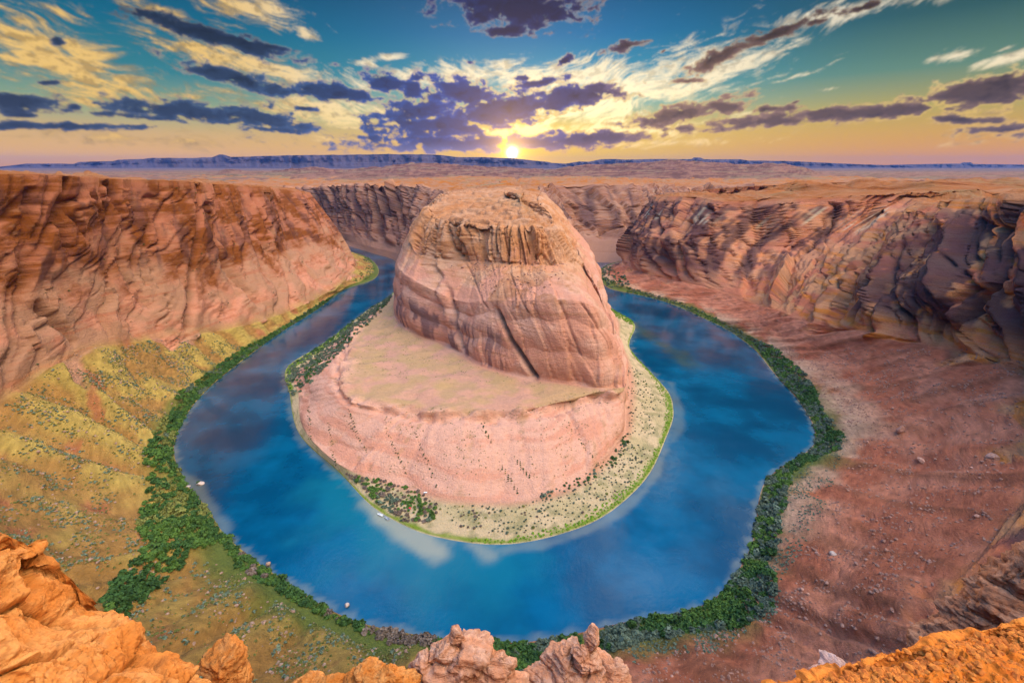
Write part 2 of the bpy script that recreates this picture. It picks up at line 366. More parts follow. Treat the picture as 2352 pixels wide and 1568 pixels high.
def soft(d, k): return k * np.tanh(d / k)
def rock_disp(V, u, big=1.0, ledge=1.0, crack=1.0, rough=1.0, slant=0.0, seed=0.0, facet=1.0, tall=1.0):
    """how far the rock face stands out from its lofted base: bulges, tilted joint faces, beds, cracks"""
    x, y, z = V[..., 0], V[..., 1], V[..., 2]
    U = np.broadcast_to(u[:, None], x.shape)
    d = big * (7.0 * fbm(x / 110 + seed, y / 110, z / 130, 2) + 1.6 * fbm(x / 30, y / 30 + seed, z / 45, 2))
    wp = noise3(x / 45, y / 45, z / 45 + seed)
    wu = U + 16 * wp + slant * z; wz = z + 10 * noise3(x / 60 + 9, y / 60, z / 60 + seed)
    f1, f2, ia, ib, ox, oy = worley(wu / 58, wz / (130 * tall), int(seed * 3) + 5)
    d = d + facet * (12 * (ia - .5) + 58 * ox * (ib - .5) * 1.5 + 20 / tall * oy * (ia - .5)) - crack * 6 * np.exp(-((f2 - f1) / .04) ** 2)
    f1, f2, ia, ib, ox, oy = worley((wu + .3 * z) / 19, wz / (58 * tall), int(seed * 3) + 25)
    d = d + facet * (3.0 * (ia - .5) + 19 * ox * (ib - .5) * .9 + 4 * oy * (ia - .5)) - crack * 1.5 * np.exp(-((f2 - f1) / .06) ** 2)
    zz = z + 8 * noise3(x / 150, y / 150, seed) + .12 * wp * 20
    pm = sm(-.25, .45, noise3(U / 130, z / 45, seed + 2.))
    l1 = noise3(zz / 13.0, U / 300, seed + 3.3); l2 = noise3(zz / 4.4, U / 110, seed + 7.7)
    d = d + ledge * pm * (1.5 * np.tanh(l1 * 4) + .8 * np.tanh(l2 * 4))
    j1 = noise3(wu / 36, z / 230, 2.2 + seed); j3 = noise3((wu + .9 * z) / 50, z / 90, 12.1 + seed)
    d = d - crack * (8.5 * np.exp(-(j1 / .035) ** 2) + 4.5 * np.exp(-(j3 / .03) ** 2) * sm(-.1, .3, wp))
    return d + rough * (.9 * fbm(x / 9, y / 9, z / 9, 4, .62))

def pix(V):
    d = V - np.array([0, 0, CZ]); f = d[..., 1] * _c - d[..., 2] * _s; dn = -d[..., 1] * _s - d[..., 2] * _c
    f = np.maximum(f, 1e-3); return CX + d[..., 0] / f * FPX, CY + dn / f * FPX
def fractures(V, Q, U, q0, q1, paths):
    """deep joints traced along sight lines: returns how far they cut into the face"""
    cs = np.where((Q > q0) & (Q < q1))[0]; cs = slice(cs[0], cs[-1] + 1); W = V[:, cs]; px_, py_ = pix(W); UU = np.broadcast_to(U[:, None], W.shape[:2]); Z = W[..., 2]
    wob = 2.2 * noise3(UU / 9, Z / 9, 2.2) + 4 * noise3(UU / 30, Z / 30, 4.4); out = np.zeros(V.shape[:2])
    acc = np.zeros(W.shape[:2])
    for pts, wd, dp in paths:
        uz = []
        for a, b in pts:
            k = np.unravel_index(np.argmin((px_ - a) ** 2 + (py_ - b) ** 2 + 1e9 * ((W[..., 1] < 0) | (W[..., 1] > 1420))), px_.shape); uz.append((UU[k], Z[k]))
        best = np.full(W.shape[:2], 1e9)
        for (u0, z0), (u1, z1) in zip(uz[:-1], uz[1:]):
            du, dz = u1 - u0, z1 - z0
            if abs(du) > 2.5 * abs(dz) + 30: continue
            t = np.clip(((UU - u0) * du + (Z - z0) * dz) / (du * du + dz * dz + 1e-6), 0, 1)
            best = np.minimum(best, np.hypot(UU - u0 - t * du + wob, Z - z0 - t * dz + wob * .3))
        acc = np.maximum(acc, 1.5 * dp * np.exp(-(best / (.7 * wd)) ** 1.6))
    out[:, cs] = acc; return out
_l = lambda pts: [(x_ * .3443, 321.6 + y_ * .3443) for x_, y_ in pts]
_r = lambda pts: [(1320.7 + x_ * .4394, 321.6 + y_ * .4394) for x_, y_ in pts]
_b = lambda pts: [(631.6 + x_ * .3662, 321.6 + y_ * .3662) for x_, y_ in pts]
FR_OUT = [(_l([(1290, 300), (1300, 660), (1245, 1250)]), 6, 20), (_l([(730, 290), (830, 470), (860, 620)]), 4, 13), (_l([(670, 290), (760, 560)]), 3.5, 10), (_l([(400, 270), (395, 560), (460, 780)]), 5, 15),
          (_l([(1450, 650), (1560, 880), (1720, 1090)]), 9, 14), (_l([(840, 800), (900, 980), (980, 1100)]), 3.5, 9), (_l([(920, 950), (1010, 1120)]), 3, 8), (_l([(1700, 380), (1760, 560), (1950, 790)]), 6, 14), (_l([(1470, 310), (1560, 520)]), 4, 10),
          (_l([(240, 1100), (400, 1240), (490, 1350)]), 5, 14), (_l([(960, 600), (1000, 960)]), 3.2, 8), (_l([(1680, 560), (1690, 740), (1750, 830)]), 4, 9), (_l([(2050, 830), (2180, 980)]), 7, 10), (_l([(190, 340), (200, 430)]), 4, 9), (_l([(560, 310), (640, 420), (700, 560)]), 3, 8), (_l([(1850, 600), (1900, 900), (1960, 1150)]), 4, 8),
          (_r([(1980, 330), (1800, 560), (1640, 800)]), 5, 14), (_r([(2130, 440), (2100, 700)]), 4, 12), (_r([(1740, 370), (1560, 600), (1400, 680)]), 6, 14), (_r([(1720, 560), (1640, 740), (1560, 980)]), 5, 13), (_r([(2060, 770), (1920, 960)]), 5, 12), (_r([(1230, 690), (1080, 880)]), 4, 10), (_r([(1320, 720), (1180, 890)]), 4, 10), (_r([(1600, 640), (1420, 940)]), 4.5, 11),
          (_r([(400, 320), (330, 450), (240, 660)]), 4, 9), (_r([(580, 420), (570, 690)]), 6, 16), (_r([(860, 480), (880, 640)]), 5, 10), (_r([(2250, 400), (2200, 700), (2000, 1000)]), 5, 14), (_r([(1900, 560), (2060, 740)]), 3, 8), (_r([(700, 360), (720, 460)]), 3, 8)]
FR_INN = [(_b([(1080, 500), (1090, 620), (1160, 720)]), 3.2, 10), (_b([(1160, 560), (1150, 690)]), 3, 9), (_b([(1380, 520), (1400, 700)]), 5, 10), (_b([(1460, 490), (1560, 560)]), 3, 7), (_b([(1640, 600), (1650, 740)]), 3, 8), (_b([(1000, 480), (1010, 560)]), 3, 7), (_b([(1480, 560), (1470, 720)]), 3, 8), (_b([(940, 560), (900, 640)]), 3, 7), (_b([(1560, 580), (1600, 700)]), 2.5, 6), (_b([(1750, 620), (1800, 740)]), 3, 7)]

# --- outer land: waterline W, cliff base C, mid M, rim N, far plateau edge Q
def L(*a): return np.array(a, float)
def xy(p, z): return np.array([p[0], p[1], z])
OUT = [
 # W                    C                       M                        N                         Q
 (L(-3200, 2330, 0),    L(-3200, 2200, 40),     L(-3200, 2150, 130),     L(-3200, 2080, 260),      L(-3600, 1800, 255)),
 (L(-1500, 2120, 0),    L(-1500, 2030, 40),     L(-1480, 1960, 130),     L(-1450, 1880, 251),      L(-3700, 1700, 257)),
 (L(-900, 1930, 0),     L(-850, 1830, 30),      L(-840, 1740, 120),      L(-840, 1640, 239),       L(-3800, 1600, 260)),
 (P(846, 592, 0),       L(-560, 1560, 22),      L(-610, 1530, 115),      R(700, 446, 1480),        L(-3900, 1500, 262)),
 (P(860, 640, 0),       R(815, 622, 1330),      R(768, 545, 1360),       R(690, 438, 1390),        L(-4000, 1400, 264)),
 (P(789, 666, 0),       R(778, 655, 1140),      R(705, 560, 1190),       R(640, 432, 1240),        L(-4200, 1200, 266)),
 (P(734, 706, 0),       R(712, 692, 990),       R(625, 580, 1030),       R(565, 426, 1080),        L(-4400, 1000, 268)),
 (P(632, 772, 0),       R(590, 740, 815),       R(520, 600, 850),        R(470, 420, 905),         L(-4600, 800, 270)),
 (P(560, 825, 0),       R(470, 765, 705),       R(400, 610, 735),        R(380, 414, 790),         L(-4800, 600, 275)),
 (P(470, 900, 0),       R(330, 780, 605),       R(270, 620, 630),        R(262, 410, 680),         L(-5000, 300, 280)),
 (P(402, 1010, 0),      R(190, 810, 520),       R(130, 640, 545),        R(130, 402, 590),         L(-5000, 0, 286)),
 (P(415, 1090, 0),      R(60, 880, 440),        R(-20, 660, 470),        R(-30, 398, 515),         L(-5000, -400, 292)),
 (P(470, 1160, 0),      R(-110, 1000, 350),     R(-220, 720, 385),       R(-260, 396, 420),        L(-5000, -1000, 296)),
 (P(525, 1235, 0),      L(-350, 190, 96),       L(-430, 150, 170),       L(-470, 120, 293),        L(-4500, -2000, 300)),
 (P(650, 1330, 0),      L(-240, 95, 96),        L(-270, 60, 180),        L(-300, 20, 295),         L(-3000, -3500, 300)),
 (P(870, 1440, 0),      L(-110, 72, 96),        L(-95, 42, 190),         L(-70, 8, 296),           L(-1200, -4200, 300)),
 (P(1180, 1475, 0),     L(0, 72, 96),           L(0, 38, 200),           L(0, -2.2, 296.6),        L(0, -4500, 302)),
 (P(1450, 1425, 0),     L(105, 82, 94),         L(80, 45, 190),          L(45, 2, 296),            L(1200, -4200, 300)),
 (P(1600, 1395, 0),     L(190, 110, 84),        L(190, 70, 170),         L(180, 20, 294),          L(3000, -3500, 298)),
 (P(1722, 1260, 0),     R(2130, 1440, 175),     R(2420, 1330, 190),      L(400, 110, 290),         L(4500, -2000, 294)),
 (P(1755, 1110, 0),     R(2270, 1260, 225),     R(2480, 1120, 250),      L(520, 190, 287),         L(5000, -1000, 288)),
 (P(1872, 1010, 0),     R(2420, 1040, 300),     R(2560, 860, 340),       L(620, 300, 284),         L(5200, -300, 282)),
 (P(1830, 915, 0),      R(2340, 850, 440),      R(2352, 650, 480),       R(2400, 440, 560),        L(5200, 200, 276)),
 (P(1780, 860, 0),      R(2180, 800, 520),      R(2190, 650, 560),       R(2290, 448, 660),        L(5200, 450, 272)),
 (P(1730, 800, 0),      R(2010, 765, 605),      R(2060, 640, 650),       R(2180, 462, 770),        L(5100, 650, 268)),
 (P(1680, 763, 0),      R(1860, 740, 720),      R(1930, 640, 770),       R(2110, 475, 910),        L(5000, 800, 264)),
 (P(1625, 735, 0),      R(1790, 712, 820),      R(1880, 615, 960),       R(2085, 450, 1090),       L(4900, 950, 262)),
 (P(1560, 705, 0),      R(1740, 700, 900),      R(1830, 570, 1060),      R(2010, 448, 1080),       L(4800, 1050, 260)),
 (P(1500, 685, 0),      R(1690, 680, 960),      R(1730, 565, 1090),      R(1860, 455, 1130),       L(4700, 1150, 258)),
 (P(1455, 675, 0),      R(1580, 650, 1090),     R(1590, 555, 1150),      R(1690, 462, 1190),       L(4600, 1250, 256)),
 (P(1400, 662, 0),      R(1490, 632, 1230),     R(1500, 545, 1270),      R(1575, 452, 1330),       L(4500, 1350, 254)),
 (P(1372, 636, 0),      R(1432, 606, 1390),     R(1455, 530, 1420),      R(1505, 452, 1470),       L(4400, 1450, 252)),
 (P(1400, 606, 0),      L(420, 1500, 15),       L(440, 1500, 110),       L(500, 1540, 220),        L(4300, 1550, 250)),
 (L(700, 1660, 0),      L(720, 1610, 20),       L(740, 1600, 110),       L(780, 1590, 241),        L(4200, 1600, 250)),
 (L(2600, 2250, 0),     L(2600, 2100, 30),      L(2600, 2050, 120),      L(2600, 1990, 256),       L(4200, 1750, 250)),
]
def outer_sections():
    S = []
    for W, C, M, N, Q in OUT:
        hd = xy(C, 0) - xy(W, 0); hl = np.linalg.norm(hd) + 1e-6; hd = hd / hl
        U0 = W - hd * 14 + L(0, 0, -7)
        B = W + hd * min(16, hl * .25) + L(0, 0, 3.2)
        T = lerp(B, C, .55); T[2] = lerp(B[2], C[2], .42)
        od = xy(Q, 0) - xy(N, 0); ol = np.linalg.norm(od); od = od / ol
        P1 = N + od * min(150, ol * .3); P1[2] = lerp(N[2], Q[2], .12)
        S.append([U0, W, B, T, C, M, N, P1, Q])
    return np.array(S)
SO = outer_sections()
VO, QO, UO = loft(SO, 1350, (4, 8, 50, 46, 84, 104, 56, 64), (1, 1, 1, 1, 1, 1, 1, 2.2), key=5)

def shade_outer():
    V = VO.copy(); q = QO[None, :]; ns, nt = V.shape[:2]
    side = np.clip(V[..., 0] / 240, -1, 1)                         # -1 left, +1 right
    right = sm(-.3, .5, side)
    n = grid_normals(V)
    if n[..., 2].mean() < 0: n = -n
    x, y, z = V[..., 0], V[..., 1], V[..., 2]; U = np.broadcast_to(UO[:, None], x.shape)
    cliff = sm(3.9, 4.15, q) * (1 - sm(6.0, 6.12, q)); cliff = cliff * np.ones((ns, 1))
    talus = sm(1.9, 2.15, q) * (1 - sm(3.85, 4.1, q)) * np.ones((ns, 1))
    plat = sm(5.9, 6.1, q) * np.ones((ns, 1))
    upper = sm(4.85, 5.1, q) * np.ones((ns, 1))
    # rocks reaching down into the talus in places
    bs = noise3(U / 60, q * .8, 4.4) + .5 * noise3(U / 22, q * 2, 1.4)
    tongue = sm(.12, .35, bs + (q - 3.9) * .9) * sm(2.7, 3.4, q) * (1 - sm(3.9, 4.1, q))
    rock = np.clip(cliff + tongue, 0, 1)
    cs = np.where((QO > 2.65) & (QO < 6.2))[0]; cs = slice(cs[0], cs[-1] + 1)
    rd = np.zeros(x.shape); rm = right[:, cs]
    for rows, sgn in ((np.where(rm.min(1) < 1)[0], 0), (np.where(rm.max(1) > 0)[0], 1)):
        Vs = V[rows][:, cs]; us = upper[rows][:, cs]
        if sgn == 0: r_ = soft(rock_disp(Vs, UO[rows] * .55, big=1.0, ledge=.06 + .22 * us, crack=.7 + .5 * us, facet=.62 + .2 * us, rough=1.0, slant=.22, seed=1.0, tall=2.6), 14) * (1 - rm[rows])
        else: r_ = rock_disp(Vs, UO[rows], big=1.1, ledge=.3 * us + .1, crack=1.15, facet=1.15, rough=.9, slant=-.75, seed=2.0) * rm[rows]
        rd[rows, cs] += r_
    amp = (rock * (.35 + .65 * sm(4.0, 4.3, q)) + tongue * .4)
    d = rd * amp - fractures(VO, QO, UO, 3.7, 6.1, FR_OUT) * np.clip(rock, 0, 1)
    # talus gullies and hummocks
    gl = noise3(U / 52 + .4 * noise3(x / 90, y / 90), q * .35, 3.0)
    gl2 = noise3(U / 19 + .5 * noise3(x / 40, y / 40), q * .6, 9.0)
    leftness = (1 - right) * sm(25, 170, np.linalg.norm(VO[:, np.argmin(np.abs(QO - 4)), :2] - VO[:, np.argmin(np.abs(QO - 1)), :2], axis=1))[:, None]
    d = d + talus * (1 - tongue) * ((13 * leftness + 4.5) * np.abs(gl) * 1.7 + (2.6 + .6 * leftness) * gl2 + 1.3 * fbm(x / 26, y / 26, 0, 3) + .45 * fbm(x / 6, y / 6, 0, 2) - 3 * leftness)
    # plateau: broken sandstone pavement
    ter = fbm(x / 150, y / 95, 0, 5, .55) * 17; tq = np.floor(ter / 3.2) * 3.2 + 3.2 * sm(.7, 1, ter / 3.2 - np.floor(ter / 3.2)) - 3
    d = d + plat * ((tq + 3) * sm(6.0, 6.12, q) * (.55 + .45 * sm(6.1, 6.6, q)) + 2.2 * fbm(x / 18, y / 18, 0, 3)) * np.where(np.hypot(x, y) < 60, .0, 1)
    d = d * (1 - np.exp(-(np.hypot(x, y) / 30) ** 2))              # keep the ledge under the viewer as built
    je = np.argmin(np.abs(QO - 5.9)); jn = np.argmin(np.abs(QO - 5.5)); hr = n[:, jn] * np.array((1., 1., 0)); hr = hr / np.maximum(np.linalg.norm(hr, axis=1, keepdims=True), 1e-6)
    carry = (rd * amp)[:, je:je + 1] * np.where(q >= QO[je], 1 - sm(6.0, 6.45, q), 0) * (1 - np.exp(-(np.hypot(x, y) / 60) ** 2))
    d = np.where(q >= QO[je], d - rd * amp * (1 - np.exp(-(np.hypot(x, y) / 30) ** 2)), d)
    V = V + hr[:, None] * carry[..., None]
    nh = n * np.array((1., 1., .45)); n = n + (nh - n) * np.clip(rock - plat, 0, 1)[..., None]
    V = V + n * d[..., None]
    # ---------------- colours
    x, y, z = V[..., 0], V[..., 1], V[..., 2]
    a1 = fbm(x / 55, y / 55, z / 40, 4); a2 = fbm(x / 14, y / 14, z / 6, 4, .6); st = fbm(U / 260, (z + 6 * noise3(x / 150, y / 150)) / 7.0, 2.0, 4, .6)
    lowc = mixc(mixc(np.broadcast_to(GREYPINK * .92, V.shape), PINK * .9, sm(-.2, .5, a1)), RED * 1.1, sm(.25, .7, st + .4 * a2) * .5)
    upc = mixc(mixc(np.broadcast_to(np.array((.37, .155, .098)), V.shape), BROWN * .85, sm(-.35, .3, a1 + .5 * st)), GREYPINK, sm(.3, .8, a2) * .35)
    cl = mixc(lowc, upc, sm(4.55, 5.3, q + .5 * a1 + .2 * a2 + .25 * noise3(U / 60, 1.7, 3.)))
    clr = mixc(mixc(np.broadcast_to(DUN * 1.15, V.shape), RED * 1.25, sm(-.2, .4, a1)), ORANGE, sm(.0, .6, st) * .7)
    farp = sm(900, 1050, y)
    clr = mixc(clr, PINK * .85, farp * .45)
    cl = mixc(cl, clr, right)
    # desert varnish: dark runs down the right hand walls, some at the upper left
    vs = noise3((U + 10 * noise3(x / 30, y / 30, z / 30)) / 26, z / 120, 5.0) + .6 * noise3(U / 7, z / 90, 8.0) + .5 * fbm(x / 30, y / 30, z / 30, 3)
    nearR = right * (1 - sm(640, 860, y)); 
    prom = right * farp
    vm = sm(-.02, .28, vs + .62 * nearR - .16 + .42 * prom * sm(760, 520, x)) * np.clip(nearR * .95 + prom * .85 + (1 - right) * upper * .5, 0, 1)
    vm = vm * sm(4.1, 4.5, q) * (1 - sm(5.82, 5.98, q))
    cl = mixc(cl, VARN, vm * .88)
    pale = sm(.45, .6, noise3(U / 5.5, z / 200, 13.) + .3 * prom) * prom * sm(5.35, 5.5, q) * (1 - sm(5.75, 5.85, q)) * sm(-.1, .2, noise3(U / 40, 3.3, 1.))
    cl = mixc(cl, np.array((.55, .45, .32)), pale * .8)
    # talus
    tb = mixc(np.broadcast_to(TANBR, V.shape), OLIVE * 1.12, sm(.02, .5, .5 * a1 + 1.5 * np.abs(gl) - .05))  # yellow crests, brown gullies: scrub tone that also paints in relief shading
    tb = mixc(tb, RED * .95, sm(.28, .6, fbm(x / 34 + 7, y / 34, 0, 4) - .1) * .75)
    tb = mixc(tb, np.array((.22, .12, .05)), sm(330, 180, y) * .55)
    tr = mixc(np.broadcast_to(np.array((.345, .13, .082)), V.shape), np.array((.46, .21, .14)), sm(-.3, .4, a1) * .7)
    tr = mixc(tr, np.array((.19, .08, .048)), sm(.0, .45, gl2 + .3 * a2) * .6)
    tr = mixc(tr, np.array((.44, .31, .21)), sm(2.9, 2.2, q) * sm(-.1, .35, a1 + .2) * .7 * sm(230, 330, y))
    rr = sm(-60, 60, x + 30 * a1)
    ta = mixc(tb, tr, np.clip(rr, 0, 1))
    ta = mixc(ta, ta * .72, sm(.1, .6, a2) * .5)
    bank = (1 - sm(2.0, 2.35, q + .3 * a1)) * sm(1.0, 1.05, q)
    ta = mixc(ta, np.array((.10, .12, .04)), bank * (.75 + .2 * (1 - sm(2.0, 2.15, q))))
    pl = mixc(np.broadcast_to(DUN, V.shape), np.array((.42, .18, .09)), sm(-.2, .4, a1)); pl = mixc(pl, np.array((.29, .19, .105)), sm(.05, .5, fbm(x / 200, y / 200, 3, 4)) * .7 * sm(6.2, 7.2, q)); pl = mixc(pl, BROWN * 1.3, sm(-.1, .35, fbm(x / 60, y / 25, ter / 4, 4, .6)) * .6)
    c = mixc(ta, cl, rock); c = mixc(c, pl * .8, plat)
    grain = 1 + talus * (.36 * fbm(x / 5.5, y / 5.5, z / 5.5, 2, .7))
    grain = np.clip(grain, .5, 1.5)
    return V, vivid(c * grain[..., None], 1.28), rock
VO, CO, RKO = shade_outer()
N0 = np.cross(np.gradient(VO, axis=0), np.gradient(VO, axis=1))[..., 2].mean()
canyon = new_obj('canyon_land', raw_mesh('canyon_land', VO, grid_faces(*VO.shape[:2], flip=N0 < 0), CO, True, {'rk': RKO}), M_ROCK)
tag(canyon, 'red sandstone canyon rim, cliffs and talus slopes round the outside of the river bend', None, None, 'structure')

# --- inner land: the butte in the bend, its neck and the far walls
# W water, B foot of skirt, E bench edge, F wall foot, G shoulder, H foot of the top tier, I top rim, J middle
INN = [
 (L(-3400, 2450, 0), L(-3400, 2480, 15), L(-3400, 2500, 40), L(-3400, 2520, 70), L(-3400, 2550, 130), L(-3400, 2570, 170), L(-3400, 2610, 212), L(-3300, 4200, 232)),
 (L(-1600, 2350, 0), L(-1610, 2370, 12), L(-1620, 2390, 40), L(-1630, 2410, 70), L(-1650, 2440, 130), L(-1660, 2460, 170), L(-1690, 2500, 208), L(-1900, 4200, 232)),
 (P(735, 546, 0), P(728, 538, 15), R(722, 522, 2220), R(716, 507, 2250), R(708, 475, 2290), R(704, 455, 2310), R(694, 432, 2340), L(-900, 4200, 232)),
 (P(790, 562, 0), P(786, 550, 15), R(784, 535, 1950), R(782, 520, 1985), R(775, 480, 2030), R(770, 460, 2060), R(762, 428, 2110), L(-500, 4000, 234)),
 (P(850, 580, 0), P(850, 566, 20), R(848, 550, 1780), R(846, 535, 1810), R(842, 490, 1860), R(838, 465, 1890), R(832, 424, 1950), L(-300, 3500, 238)),
 (P(905, 598, 0), P(908, 582, 20), R(910, 566, 1620), R(912, 545, 1650), R(915, 500, 1690), R(915, 470, 1720), R(915, 426, 1780), L(0, 2900, 240)),
 (L(-350, 1360, 0), L(-325, 1370, 15), L(-310, 1380, 40), L(-300, 1385, 70), L(-275, 1390, 140), L(-240, 1395, 190), L(-200, 1420, 236), L(25, 1700, 246)),
 (P(901, 674, 0), L(-270, 1140, 14), L(-258, 1140, 30), L(-252, 1140, 45), L(-232, 1130, 140), L(-205, 1110, 188), L(-160, 1090, 243), L(25, 1300, 250)),
 (P(837, 717, 0), P(848, 722, 5), P(862, 722, 38), P(906, 714, 46), R(912, 600, 850), R(942, 535, 870), R(985, 468, 880), L(25, 1080, 252)),
 (P(741, 790, 0), P(757, 800, 5), P(812, 770, 38), P(945, 762, 50), R(945, 640, 720), R(970, 585, 770), R(1005, 500, 790), L(25, 980, 252)),
 (P(661, 842, 0), P(680, 858, 5), P(790, 835, 42), P(1040, 800, 52), R(1050, 690, 632), R(1075, 598, 700), R(1068, 508, 716), L(20, 940, 252)),
 (P(666, 908, 0), P(688, 905, 8), P(785, 885, 44), P(1100, 838, 54), R(1115, 690, 585), R(1125, 600, 670), R(1122, 512, 692), L(20, 920, 252)),
 (P(690, 1000, 0), P(700, 985, 8), P(825, 925, 45), P(1160, 856, 54), R(1175, 690, 556), R(1170, 604, 655), R(1170, 514, 678), L(18, 900, 252)),
 (P(780, 1085, 0), P(788, 1070, 8), P(925, 937, 45), P(1215, 868, 54), R(1220, 690, 540), R(1212, 606, 650), R(1208, 514, 672), L(15, 900, 252)),
 (P(880, 1180, 0), P(905, 1110, 6), P(1000, 948, 46), P(1265, 876, 54), R(1268, 690, 532), R(1248, 608, 650), R(1234, 516, 676), L(10, 900, 252)),
 (P(1000, 1232, 0), P(1040, 1145, 8), P(1080, 948, 46), P(1315, 882, 54), R(1315, 690, 528), R(1280, 606, 655), R(1252, 518, 688), L(5, 910, 252)),
 (P(1150, 1250, 0), P(1165, 1150, 8), P(1170, 946, 46), P(1362, 889, 54), R(1356, 700, 525), R(1305, 603, 675), R(1266, 520, 708), L(0, 920, 252)),
 (P(1330, 1212, 0), P(1280, 1130, 8), P(1262, 930, 47), P(1402, 891, 54), R(1380, 715, 540), R(1322, 602, 705), R(1274, 520, 738), L(-5, 930, 252)),
 (P(1470, 1115, 0), P(1375, 1070, 8), P(1345, 908, 49), P(1430, 889, 54), R(1395, 735, 575), R(1332, 606, 745), R(1272, 518, 778), L(-10, 950, 252)),
 (P(1528, 1010, 0), P(1436, 995, 8), P(1432, 900, 50), P(1438, 880, 56), R(1398, 735, 625), R(1336, 610, 795), R(1270, 512, 824), L(-15, 990, 251)),
 (P(1547, 945, 0), P(1442, 932, 8), L(142, 545, 46), L(139, 555, 58), L(136, 690, 118), L(122, 850, 158), L(62, 880, 232), L(-15, 1030, 252)),
 (P(1535, 900, 0), L(172, 600, 8), L(155, 620, 44), L(150, 632, 58), L(146, 750, 120), L(122, 890, 162), L(58, 940, 234), L(-15, 1080, 252)),
 (P(1500, 860, 0), L(186, 680, 8), L(170, 695, 40), L(162, 705, 56), L(155, 810, 122), L(122, 935, 166), L(56, 1000, 235), L(-15, 1100, 248)),
 (P(1448, 802, 0), L(196, 780, 7), L(180, 790, 36), L(172, 800, 52), L(160, 880, 126), L(124, 985, 170), L(58, 1060, 236), L(-20, 1150, 246)),
 (P(1456, 742, 0), L(216, 905, 5), L(196, 905, 30), L(186, 905, 48), L(168, 960, 130), L(128, 1040, 172), L(62, 1120, 236), L(-25, 1200, 246)),
 (P(1403, 708, 0), L(205, 1020, 7), L(196, 1022, 32), L(188, 1025, 50), L(172, 1060, 132), L(132, 1110, 174), L(68, 1190, 235), L(-25, 1300, 245)),
 (L(212, 1270, 0), L(200, 1280, 15), L(194, 1290, 40), L(186, 1300, 70), L(172, 1310, 138), L(140, 1330, 180), L(85, 1380, 232), L(-25, 1600, 244)),
 (P(1345, 602, 0), L(246, 1590, 25), L(240, 1640, 62), L(232, 1690, 92), L(218, 1730, 132), L(200, 1760, 176), R(1268, 426, 1830), L(-20, 2500, 240)),
 (P(1425, 604, 0), L(410, 1580, 22), L(415, 1640, 60), L(418, 1690, 90), L(418, 1720, 130), L(418, 1750, 172), R(1420, 424, 1840), L(300, 3400, 236)),
 (L(720, 1800, 0), L(715, 1830, 20), L(705, 1870, 55), L(700, 1900, 85), L(690, 1930, 130), L(680, 1960, 172), R(1530, 430, 2030), L(800, 4000, 234)),
 (L(2600, 2420, 0), L(2600, 2450, 20), L(2600, 2480, 55), L(2600, 2500, 85), L(2600, 2530, 130), L(2600, 2550, 172), L(2600, 2600, 226), L(2600, 4200, 232)),
]
SI = np.array([[W + (W - B) / max(np.linalg.norm((W - B)[:2]), 1) * 10 + L(0, 0, -6), W, B, E, F, G, H, I_, J] for W, B, E, F, G, H, I_, J in INN])
VI, QI, UI = loft(SI, 1000, (4, 22, 50, 46, 104, 60, 84, 90), (1, 1, 1, 1, 1, 1, 1, 1.5), key=5)

